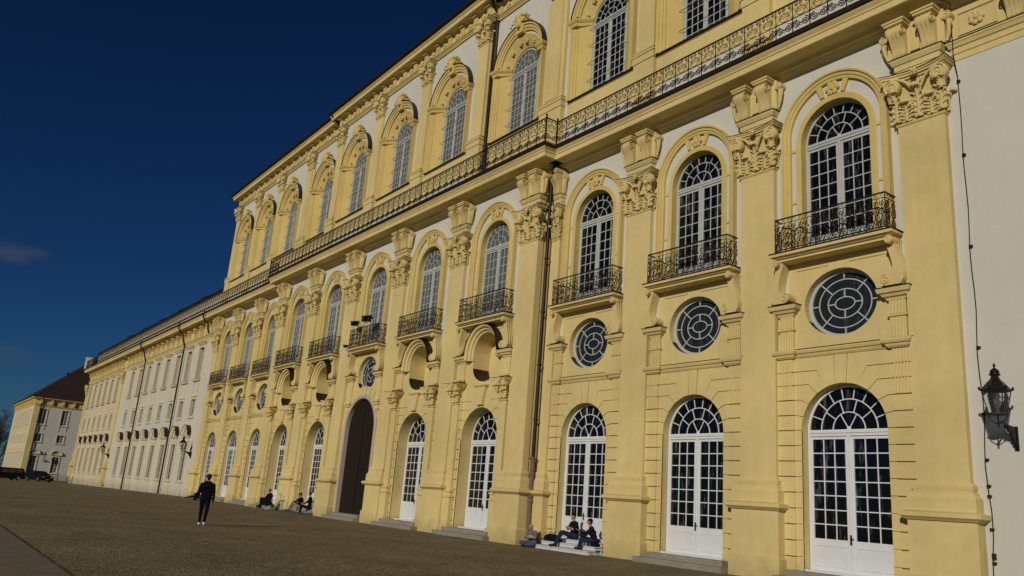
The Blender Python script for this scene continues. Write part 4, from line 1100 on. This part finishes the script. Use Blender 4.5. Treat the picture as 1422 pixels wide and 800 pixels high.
m1+=hand((-.06,-.33,.38),(.5,-.5,.1),(0,0,1),1,0,.8)+hand((.06,-.33,.39),(-.5,-.5,.1),(0,0,1),-1,0,.8)+head((0,-.15,.77),(0,-.8,-.45),0,tilt=(0,-.45,.85))
p1=figure('person','bald person in a grey t-shirt and blue jeans sitting cross-legged on the ground',(17.85,-1.0,0),.2,[tuple(c) for c in m1],[SKIN,GREY,JEAN,SHOE,DHAIR,EYE],group='people sitting in front of the palace')
m=MB(); 
for i,x in enumerate((-.085,-.05,-.015,.02,.055,.085)): m.box(x-.012,x+.012,-.163-.002*(i%2),-.155,.395,.45)
o=m.build('shirt_print',[PRN],p1); o.rotation_euler=(0,0,0)
# man 2: on the top step, arms crossed, legs stretched to the left
m2=[((-.09,.05,.60),.130,(.09,.05,.60),.130,2),((-.07,.06,.74),.135,(.07,.06,.74),.135,1),((-.10,.05,.90),.15,(.10,.05,.90),.145,1),((-.13,.04,1.05),.11,(.13,.04,1.05),.11,1),
 ((0,.03,1.13),.062,(0,.01,1.20),.058,0),
 ((-.09,.0,.60),.10,(-.20,-.42,.70),.072,2),((-.20,-.42,.70),.07,(-.32,-.60,.24),.05,2),((.09,.0,.60),.10,(.01,-.45,.72),.072,2),((.01,-.45,.72),.07,(-.13,-.66,.24),.05,2),
 ((-.32,-.60,.21),.052,(-.38,-.80,.19),.04,3),((-.13,-.66,.21),.052,(-.18,-.86,.19),.04,3),
 ((-.21,.04,1.06),.072,(-.29,-.08,.84),.056,1),((-.28,-.08,.85),.048,(.02,-.17,.84),.036,0),((.21,.04,1.06),.072,(.29,-.08,.83),.056,1),((.28,-.08,.83),.048,(-.03,-.21,.90),.036,0)]
m2+=hand((.05,-.17,.84),(.9,-.1,.1),(0,0,1),1,0,.6)+hand((-.06,-.21,.90),(-.9,.1,.0),(0,0,1),-1,0,.6)+head((0,-.02,1.31),(.1,-1,-.05),0,hz=4)
BHAIR=cloth('black_short_hair',(.012,.010,.009))
p2=figure('person','dark-haired person in black t-shirt with crossed arms sitting on the top step',(19.7,-.50,0),-.25,[tuple(c) for c in m2],[SKIN,BTS,JEAN2,SHOE,BHAIR,EYE],group='people sitting in front of the palace')
# man 3: on the middle step, leaning forward, face turned left, glasses
m3=[((-.09,.05,.50),.130,(.09,.05,.50),.130,2),((-.07,.0,.63),.135,(.07,.0,.63),.135,1),((-.10,-.05,.78),.15,(.10,-.05,.78),.145,1),((-.13,-.10,.92),.115,(.13,-.10,.92),.11,1),
 ((0,-.12,1.0),.062,(0,-.15,1.07),.058,0),
 ((-.09,.0,.50),.10,(-.16,-.45,.60),.072,2),((-.16,-.45,.60),.07,(-.17,-.60,.12),.05,2),((.09,.0,.50),.10,(.13,-.42,.54),.072,2),((.13,-.42,.54),.07,(.05,-.50,.26),.05,2),
 ((-.17,-.60,.08),.052,(-.20,-.80,.045),.042,3),((.05,-.50,.24),.052,(.02,-.68,.215),.042,3),
 ((-.21,-.08,.93),.075,(-.26,-.33,.74),.058,1),((-.26,-.33,.74),.05,(-.12,-.55,.80),.036,1),((.21,-.08,.93),.075,(.26,-.28,.72),.058,1),((.26,-.28,.72),.05,(.04,-.50,.72),.036,1)]
m3+=hand((-.11,-.56,.81),(.2,-.6,.6),(1,0,0),-1,0,.5)+hand((.03,-.51,.72),(-.7,-.4,.2),(0,0,1),1,0,.7)+head((0,-.17,1.17),(-.35,-.9,-.1),0,hz=4)
p3=figure('person','person in black jacket and dark jeans leaning forward on the right of the white steps',(21.08,-.66,0),-.75,[tuple(c) for c in m3],[SKIN,BTS,JEAN2,SHOE,BHAIR,EYE],group='people sitting in front of the palace')
m=MB(); m.tube([(-.11,-.235,1.175),(-.06,-.262,1.18),(.0,-.27,1.18),(.035,-.24,1.18),(.08,-.16,1.18)],.006,4); m.blob((-.075,-.262,1.17),(.022,.008,.016),8); m.blob((-.01,-.278,1.17),(.022,.008,.016),8); m.build('glasses',[SHOE],p3)
# bags
def bag(loc,rz,sc,lab):
    t=thing('bag',lab,'bag',loc,rz)
    m=MB(); n=12; prof=[(0,.02,.95),(.04,.9,1),(.4,1.0,.96),(.75,.85,.8),(.95,.5,.4),(1.0,.1,.1)]
    rings=[]
    for h,a,b_ in prof: rings.append([(sc[0]*a*math.copysign(abs(math.cos(2*PI*j/n))**.7,math.cos(2*PI*j/n))*(1+.05*math.sin(3*j)),sc[1]*b_*a*math.copysign(abs(math.sin(2*PI*j/n))**.7,math.sin(2*PI*j/n)),sc[2]*h*(1+.06*math.sin(j*2.1)*h)) for j in range(n)])
    m.loft(rings); m.build('bag_body',[BLK],t,smooth=60)
    m=MB(); m.tube([(-sc[0]*.5,0,sc[2]*.8),(-sc[0]*.25,-.03,sc[2]*1.25),(sc[0]*.25,-.03,sc[2]*1.25),(sc[0]*.5,0,sc[2]*.8)],.012,5); m.build('strap',[BLK],t)
bag((18.78,-.76,.31),.12,(.42,.16,.27),'long black holdall on the left end of the white steps')
bag((21.28,-.76,.31),.2,(.16,.14,.20),'small black bag on the right end of the white steps')

# ------------------------------------------------------------------ bicycle and the people by the doors left of the portal
CHROME=mat('bicycle_steel',(.50,.50,.50),.35,.3); TYRE=mat('black_rubber',(.02,.02,.02),.8)
bx,by=-9.15,-1.62
bi=thing('bicycle','parked city bicycle with black panniers left of the portal','bicycle',(bx,by,0),1.08)
def wheel(x):
    m=MB(); m.tube([(x+.34*math.cos(2*PI*k/28),0,.35+.34*math.sin(2*PI*k/28)) for k in range(28)],.030,6,closed=True); w_=m.build('wheel',[TYRE],bi)
    m=MB(); m.tube([(x+.318*math.cos(2*PI*k/28),0,.35+.318*math.sin(2*PI*k/28)) for k in range(28)],.020,5,closed=True); m.build('rim',[CHROME],w_)
    m=MB()
    for k in range(14): a=2*PI*k/14; m.tube([(x,0,.35),(x+.31*math.cos(a),.0,.35+.31*math.sin(a))],.0035,3)
    m.lathe([(.02,-.05),(.02,.05)],(x,0,.35),8,axis='y'); m.build('spokes',[CHROME],w_)
wheel(-.52); wheel(.54)
m=MB()
for a,b_ in (((-.52,.35),(-.10,.30)),((-.52,.35),(-.18,.78)),((-.10,.30),(-.20,.88)),((-.10,.30),(.38,.72)),((-.17,.62),(.36,.78)),((.34,.88),(.42,.66)),((.42,.66),(.54,.35))):
    m.tube([(a[0],0,a[1]),(b_[0],0,b_[1])],.017,6)
m.build('bicycle_frame',[CHROME],bi)
m=MB(); m.tube([(.34,0,.88),(.32,0,1.02)],.014,6); m.tube([(.20,-.27,1.05),(.31,-.2,1.08),(.33,0,1.03),(.31,.2,1.08),(.20,.27,1.05)],.013,6); m.build('handlebar',[IRON],bi)
m=MB(); m.loft([[(-.34,-.08,.92),(-.34,.08,.92),(-.34,.07,.97),(-.34,-.07,.97)],[(-.2,-.07,.91),(-.2,.07,.91),(-.2,.06,.95),(-.2,-.06,.95)],[(-.06,-.02,.92),(-.06,.02,.92),(-.06,.02,.95),(-.06,-.02,.95)]]); m.build('saddle',[TYRE],bi)
m=MB(); m.box(-.85,-.28,-.05,.05,.72,.735); m.tube([(-.80,0,.72),(-.52,0,.35)],.008,4); m.tube([(-.52+.38*math.cos(a),0,.35+.38*math.sin(a)) for a in np.linspace(.3,2.6,10)],.022,4); m.build('luggage_rack',[IRON],bi)
for s in (-1,1):
    m=MB(); m.mould(-.82,-.36,s*.07+.001,s*.07-.001,[(.30,.04),(.33,.12),(.74,.13),(.80,.06)]); m.build('pannier',[BLK],bi)
m=MB(); m.lathe([(.015,-.1),(.09,0),(.02,.05)],(-.10,-.07,.30),12,axis='y'); m.tube([(-.10,-.09,.30),(-.02,-.12,.18),(.03,-.14,.16)],.01,4); m.build('crank',[IRON],bi)
# person sitting behind the bicycle with stretched legs
q=[((-.09,.05,.52),.125,(.09,.05,.52),.125,2),((-.07,.08,.66),.135,(.07,.08,.66),.135,1),((-.10,.09,.82),.15,(.10,.09,.82),.145,1),((-.13,.08,.97),.11,(.13,.08,.97),.11,1),
 ((0,.06,1.05),.06,(0,.03,1.12),.058,0),((-.09,.0,.52),.095,(-.17,-.44,.42),.07,2),((-.17,-.44,.42),.068,(-.26,-.86,.09),.048,2),((.09,.0,.52),.095,(.05,-.44,.44),.07,2),((.05,-.44,.44),.068,(-.05,-.88,.10),.048,2),
 ((-.26,-.88,.07),.05,(-.28,-.95,.20),.036,3),((-.05,-.90,.07),.05,(-.06,-.97,.21),.036,3),
 ((-.21,.08,.98),.07,(-.27,-.06,.76),.054,1),((-.27,-.06,.76),.05,(-.08,-.24,.66),.034,1),((.21,.08,.98),.07,(.27,-.06,.76),.054,1),((.27,-.06,.76),.05,(.08,-.24,.66),.034,1)]
q+=hand((-.08,-.25,.66),(.5,-.6,-.1),(0,0,1),1,0,.6)+hand((.08,-.25,.66),(-.5,-.6,-.1),(0,0,1),-1,0,.6)+head((0,.0,1.23),(0,-1,-.2),0,hz=4)
RBR=cloth('reddish_brown_hair',(.07,.035,.02)); 
figure('person','person in dark clothes with brown hair resting on the door step behind the bicycle',(-11.3,YR-.62,0),-1.0,[tuple(c) for c in q],[SKIN,BLK,BLKT,SHOE,RBR,EYE],group='people sitting in front of the palace')
# couple at the next door: knees-up person in khaki trousers
q=[((-.09,.05,.46),.125,(.09,.05,.46),.125,2),((-.07,.08,.60),.135,(.07,.08,.60),.135,1),((-.10,.10,.76),.15,(.10,.10,.76),.145,1),((-.13,.10,.90),.11,(.13,.10,.90),.11,1),
 ((0,.08,.98),.06,(0,.05,1.05),.058,0),((-.09,.0,.46),.095,(-.14,-.36,.68),.07,2),((-.14,-.36,.68),.068,(-.16,-.58,.20),.048,2),((.09,.0,.46),.095,(.12,-.38,.66),.07,2),((.12,-.38,.66),.068,(.16,-.60,.20),.048,2),
 ((-.16,-.60,.17),.05,(-.17,-.80,.13),.04,3),((.16,-.62,.17),.05,(.17,-.82,.13),.04,3),
 ((-.21,.10,.92),.07,(-.34,-.10,.80),.054,1),((-.34,-.10,.80),.05,(-.45,-.34,.86),.034,1),((.21,.10,.92),.07,(.25,-.12,.72),.054,1),((.25,-.12,.72),.05,(.10,-.32,.74),.034,1)]
q+=hand((-.45,-.35,.86),(-.2,-.9,.2),(0,0,1),1,0,.4)+hand((.10,-.33,.74),(-.6,-.5,0),(0,0,1),-1,0,.6)+head((0,.02,1.16),(-.3,-.9,-.05),0,hz=4)
KHAKI=cloth('khaki_trousers',(.28,.21,.14))
figure('person','person with khaki trousers and dark jacket, knees drawn up, on the step beside the portal',(-5.9,YR-.62,0),-.75,[tuple(c) for c in q],[SKIN,BLK,KHAKI,SHOE,RBR,EYE],group='people sitting in front of the palace')
q=[((-.09,.05,.46),.125,(.09,.05,.46),.125,2),((-.07,.06,.60),.14,(.07,.06,.60),.14,1),((-.10,.06,.80),.155,(.10,.06,.80),.15,1),((-.13,.05,.98),.12,(.13,.05,.98),.12,1),
 ((0,.04,1.07),.06,(0,.02,1.13),.058,0),((-.09,.0,.46),.095,(-.13,-.42,.52),.07,2),((-.13,-.42,.52),.068,(-.14,-.50,.12),.048,2),((.09,.0,.46),.095,(.13,-.42,.52),.07,2),((.13,-.42,.52),.068,(.14,-.50,.12),.048,2),
 ((-.14,-.52,.08),.05,(-.15,-.70,.05),.04,3),((.14,-.52,.08),.05,(.15,-.70,.05),.04,3),
 ((-.21,.05,1.0),.075,(-.27,-.10,.76),.056,1),((-.27,-.10,.76),.05,(-.12,-.34,.64),.034,1),((.21,.05,1.0),.075,(.27,-.10,.76),.056,1),((.27,-.10,.76),.05,(.12,-.34,.64),.034,1)]
q+=hand((-.12,-.35,.64),(.5,-.5,0),(0,0,1),1,0,.6)+hand((.12,-.35,.64),(-.5,-.5,0),(0,0,1),-1,0,.6)+head((0,-.01,1.24),(-.2,-.9,-.1),0,hz=4)
figure('person','person dressed all in black sitting close to the pilaster beside the portal',(-4.5,YR-.55,0),-.5,[tuple(c) for c in q],[SKIN,BLK,BLKT,WSH,BHAIR,EYE],group='people sitting in front of the palace')
mt=MB(); mt.loft([[(-1.9,-.75,.002),(1.75,-.75,.002),(1.75,.55,.002),(-1.5,.6,.002)],[(-1.85,-.70,.085),(1.70,-.70,.085),(1.70,.5,.085),(-1.45,.55,.085)],[(-1.7,-.6,.12),(1.6,-.6,.12),(1.6,.5,.12),(-1.3,.5,.12)]])
tag(mt.build('ramp_mat',[mat('grey_mat',(.07,.07,.075),.8,var=.15,scale=5)],None,(-5.6,-1.35,0)),'low grey platform on the cobbles in front of the two people beside the portal','platform')
tag(bpy.data.objects['ramp_mat'])
bpy.data.objects['ramp_mat'].name='low_platform'

# ------------------------------------------------------------------ cars and bollards
CARP=mat('black_car_paint',(.008,.008,.009),.5,.0,.12); CARG=mat('car_glass',(.01,.012,.014),.05,spec=.6); ALU=mat('wheel_alloy',(.4,.4,.42),.35,.8); HL=mat('headlight_glass',(.6,.62,.65),.15,spec=.7); RED=mat('tail_light_red',(.25,.01,.01),.3)
def car(loc,rz,lab,prof,green,L=4.6,W=1.8,hl=True):
    t=thing('parked_car',lab,'car',loc,rz,'dark cars parked at the far end of the square')
    hw=W/2; m=MB(); zs_=[(-1.0,.0),(-.985,.05)]
    def sec(y,ins,top): # ring of the side profile at lateral offset y
        return [(x*(1-ins*.02),y,z if z<top else top+(z-top)*(1-ins*.0)) for x,z in prof]
    ringsdef=[(-hw+.06,1),(-hw,0),(hw,0),(hw-.06,1)]
    rings=[]
    for y,ins in ringsdef:
        r=[]
        for x,z in prof:
            yy=y*(1-.17*max(0,(z-.95)/.5)) if z>.95 else y
            r.append((x*(1-.015*ins),yy,z-.0*ins+(.03*ins if z<.4 else -.02*ins)))
        rings.append(r)
    m.loft(rings); m.build('car_body',[CARP],t,smooth=30)
    for s in (-1,1):
        m=MB(); 
        for g_ in green: m.add([(x,s*(hw*(1-.17*max(0,(z-.95)/.5))+.004),z) for x,z in g_],[tuple(range(len(g_)))])
        m.build('side_window',[CARG],t)
    f0=green[0]; 
    for x in (-L*.31,L*.31):
        for s in (-1,1):
            m=MB(); m.lathe([(.20,-.02),(.31,-.015),(.335,.03),(.335,.18),(.30,.2)],(x,s*hw*.99-(.0 if s<0 else .18)*1,.335),18,axis='y'); w_=m.build('wheel',[TYRE],t)
            m=MB(); yy=s*(hw+.022)
            m.lathe([(.001,0),(.2,0),(.205,.015),(.001,.02)],(x,yy-(.01 if s>0 else .01),.335),14,axis='y'); m.build('hubcap',[ALU],w_)
    for s in (-1,1):
        m=MB(); m.blob((L/2-.12,s*(hw-.28),.66),(.10,.20,.09),8); m.build('headlight',[HL],t)
        m=MB(); m.blob((-L/2+.06,s*(hw-.2),.85),(.06,.15,.16),8); m.build('tail_light',[RED],t)
        m=MB(); m.blob((.75,s*(hw+.10),.98),(.08,.12,.08),6); m.build('wing_mirror',[CARP],t)
    m=MB(); m.box(L/2-.03,L/2+.012,-.26,.26,.34,.45); m.build('number_plate',[PAINT],t)
EST=[(-2.3,.30),(-2.32,.75),(-2.22,1.0),(-1.98,1.38),(-1.6,1.47),(-.2,1.50),(.35,1.42),(1.05,.98),(1.9,.86),(2.25,.70),(2.32,.42),(2.25,.22),(-2.2,.22)]
ESTG=[[(-1.98,1.02),(-1.80,1.34),(-.85,1.40),(-.85,.98)],[(-.78,.98),(-.78,1.41),(.10,1.40),(.10,.97)],[(.17,.97),(.17,1.37),(.36,1.32),(.88,.98)]]
VAN=[(-2.4,.30),(-2.42,.9),(-2.35,1.2),(-2.2,1.72),(-1.9,1.80),(.6,1.80),(1.0,1.68),(1.6,1.12),(2.3,.98),(2.42,.7),(2.42,.35),(2.3,.24),(-2.3,.24)]
VANG=[[(-2.1,1.15),(-2.0,1.6),(-1.0,1.64),(-1.0,1.12)],[(-.9,1.12),(-.9,1.65),(.2,1.65),(.2,1.10)],[(.3,1.10),(.3,1.62),(.85,1.58),(1.35,1.12)]]
cz=lambda x:gz(x)
car((-91.5,-5.6,cz(-91.5)),PI*.12,'black estate car with sloping bonnet parked in front of the distant building',EST,ESTG)
car((-84.5,-10.4,cz(-84.5)),-PI*.36,'dark minivan at the left edge with glinting headlamps, nose towards the square',VAN,VANG,4.8,1.85)
bpy.data.objects['parked_car.001'].scale=(.9,.9,.9)
POST=mat('grey_post_metal',(.12,.12,.12),.5,.4)
def bollard(x,y,lab):
    t=thing('bollard',lab,'bollard',(x,y,gz(x)),0,'thin posts beside the parked cars')
    m=MB(); m.lathe([(.06,0),(.055,.9),(.04,.98),(.02,1.0)],(0,0,0),10); m.build('post',[POST],t,smooth=30)
    m=MB(); m.blob((0,0,1.04),(.06,.06,.06),8); m.build('knob',[POST],t)
bollard(-90.0,-2.2,'thin grey post right behind the nose of the black estate car')
bollard(-93.5,-1.0,'thin grey post standing nearest the end of the side wing')
bollard(-92.5,-1.9,'thin grey post, middle one of the posts near the estate car')
# low kerb strip by the cars
m=MB(); m.box(-130,-84,-3.2,-2.9,-1.4,gz(-84)+.05); m.box(-84,-60,-13.4,-13.1,-1.0,-.2) if False else None
# ------------------------------------------------------------------ bare trees beyond
BARK=mat('dark_bark',(.035,.028,.02),.9,var=.3,scale=4); TWIG=mat('brown_twigs',(.045,.035,.022),.9,var=.3,scale=1)
def tree(x,y,h,seed,lab):
    rnd=random.Random(seed); t=thing('bare_tree',lab,'tree',(x,y,gz(x)-.5),0,'bare trees beyond the distant building')
    tr=MB(); br=MB()
    def grow(p,d,L,r,lv):
        n=3; pts=[p]; q=Vector(p); dd=Vector(d)
        for i in range(n):
            dd=(dd+Vector((rnd.uniform(-.18,.18),rnd.uniform(-.18,.18),rnd.uniform(-.02,.16)))).normalized(); q=q+dd*(L/n); pts.append(q.copy())
        (tr if lv==0 else br).tube(pts,r,5 if lv<2 else 3,rr=[r*(1-.45*i/n) for i in range(n+1)])
        if lv<4:
            for k in range(5 if lv<3 else 6):
                a=rnd.uniform(0,2*PI); tt=rnd.uniform(.35,1); b=pts[min(n,int(tt*n)+0)]; e=(dd+Vector((math.cos(a),math.sin(a),rnd.uniform(.0,.6)))*rnd.uniform(.6,1.1)).normalized()
                grow(b,e,L*rnd.uniform(.5,.72),r*.45,lv+1)
    grow(Vector((0,0,0)),Vector((0,0,1)),h*.42,h*.022,0)
    tr.build('trunk',[BARK],t); br.build('crown',[TWIG],t)
spots=[(-226,6,25),(-236,20,29),(-232,-6,27),(-245,0,31),(-250,-14,28),(-222,-16,22),(-238,-26,25)]
labs=['bare tree just left of the yellow side of the distant building','tallest bare tree behind the distant building','slim bare tree at the left edge','broad bare tree at the left edge behind the slim one','bare tree beyond the left edge of the square','short bare tree at the left edge behind the minivan','bare tree farthest to the left']
for i,(x,y,h) in enumerate(spots): tree(x,y,h,i+3,labs[i])
HEDG=mat('dark_winter_wood',(.022,.02,.013),.95,var=.4,scale=.6)
rnd=random.Random(5); m=MB()
for i in range(13000):
    x=-262+rnd.uniform(-9,9); y=rnd.uniform(-70,60); z=gz(x)+abs(rnd.gauss(0,9.5)); s=rnd.uniform(.25,.7)
    a=Vector((rnd.uniform(-1,1),rnd.uniform(-1,1),rnd.uniform(-.4,1)))*s; b=Vector((rnd.uniform(-1,1),rnd.uniform(-1,1),rnd.uniform(-.4,1)))*s; c=Vector((x,y,z))
    m.add([tuple(c),tuple(c+a),tuple(c+b)],[(0,1,2)])
tag(m.build('wood',[HEDG]),kind='stuff')['label']='dark leafless wood far behind the square'
# ------------------------------------------------------------------ camera, light
cam=bpy.data.cameras.new('camera'); co=bpy.data.objects.new('camera',cam); COL.objects.link(co); scene.camera=co
yaw,pt,ro=.9506,.2614,.0785
F=Vector((-math.sin(yaw)*math.cos(pt),math.cos(yaw)*math.cos(pt),math.sin(pt)))
Rt=F.cross(Vector((0,0,1))).normalized(); U=Rt.cross(F)
R2=Rt*math.cos(ro)+U*math.sin(ro); U2=-Rt*math.sin(ro)+U*math.cos(ro)
M=Matrix((R2,U2,-F)).transposed().to_4x4(); M.translation=Vector((44.54,-22.07,1.6)); co.matrix_world=M
cam.sensor_width=36; cam.lens=1119.05/1422*36; cam.clip_end=3000; cam.clip_start=.1
EL,AZ=math.radians(21.5),math.radians(25)   # sun right of the facade normal
sd=Vector((math.sin(AZ)*math.cos(EL),-math.cos(AZ)*math.cos(EL),math.sin(EL)))
sun=bpy.data.lights.new('sun','SUN'); sun.energy=4.8; sun.angle=math.radians(.53); sun.color=(1,.93,.82)
so=bpy.data.objects.new('sun',sun); COL.objects.link(so); so.rotation_euler=sd.to_track_quat('Z','Y').to_euler()
w=bpy.data.worlds.new('World'); scene.world=w; w.use_nodes=True; nt=w.node_tree; bg=nt.nodes['Background']
sky=nt.nodes.new('ShaderNodeTexSky'); sky.sky_type='NISHITA'; sky.sun_disc=False; sky.sun_elevation=EL
sky.sun_rotation=math.atan2(sd.x,sd.y); sky.altitude=500; sky.air_density=1.0; sky.dust_density=.0; sky.ozone_density=5.0
hs=nt.nodes.new('ShaderNodeGamma'); hs.inputs[1].default_value=1.35
mx=nt.nodes.new('ShaderNodeVectorMath'); mx.operation='MULTIPLY'; mx.inputs[1].default_value=(.31,.485,.61)
nt.links.new(sky.outputs[0],mx.inputs[0]); nt.links.new(mx.outputs[0],hs.inputs[0]); 
tc=nt.nodes.new('ShaderNodeTexCoord'); last=hs.outputs[0]
def cloud(c,sz,strength,seed):
    global last
    sb=nt.nodes.new('ShaderNodeVectorMath'); sb.operation='SUBTRACT'; sb.inputs[1].default_value=c; nt.links.new(tc.outputs['Generated'],sb.inputs[0])
    sc_=nt.nodes.new('ShaderNodeVectorMath'); sc_.operation='MULTIPLY'; sc_.inputs[1].default_value=(1/sz,1/sz,2.6/sz); nt.links.new(sb.outputs[0],sc_.inputs[0])
    ln=nt.nodes.new('ShaderNodeVectorMath'); ln.operation='LENGTH'; nt.links.new(sc_.outputs[0],ln.inputs[0])
    no=nt.nodes.new('ShaderNodeTexNoise'); no.inputs['Scale'].default_value=22; no.inputs['Detail'].default_value=6
    mp=nt.nodes.new('ShaderNodeMapping'); mp.inputs['Scale'].default_value=(1,1,2.2); mp.inputs['Location'].default_value=(seed,0,0); nt.links.new(tc.outputs['Generated'],mp.inputs[0]); nt.links.new(mp.outputs[0],no.inputs['Vector'])
    ad=nt.nodes.new('ShaderNodeMath'); ad.operation='MULTIPLY_ADD'; ad.inputs[1].default_value=-2.2; nt.links.new(no.outputs[0],ad.inputs[0]); nt.links.new(ln.outputs['Value'],ad.inputs[2])
    mr=nt.nodes.new('ShaderNodeMapRange'); mr.interpolation_type='SMOOTHSTEP'; mr.inputs[1].default_value=-.75; mr.inputs[2].default_value=.15; mr.inputs[3].default_value=strength; mr.inputs[4].default_value=0; nt.links.new(ad.outputs[0],mr.inputs[0])
    mx_=nt.nodes.new('ShaderNodeMix'); mx_.data_type='RGBA'; nt.links.new(mr.outputs[0],mx_.inputs['Factor']); nt.links.new(last,mx_.inputs['A']); mx_.inputs['B'].default_value=(2.6,3.0,3.6,1); last=mx_.outputs['Result']
def pdir(px,py):
    d=(R2*(px-711)-U2*(py-400)+F*1119.05); d.normalize(); return tuple(d)
cloud(pdir(14,352),.030,.42,0); cloud(pdir(4,492),.028,.16,3)
nt.links.new(last,bg.inputs[0]); bg.inputs[1].default_value=.05
scene.view_settings.view_transform='Standard'; scene.view_settings.look='None'; scene.view_settings.exposure=-1.05; scene.view_settings.gamma=1
scene.view_settings.use_curve_mapping=False
scene.render.engine='CYCLES'; scene.cycles.max_bounces=6; scene.cycles.diffuse_bounces=2
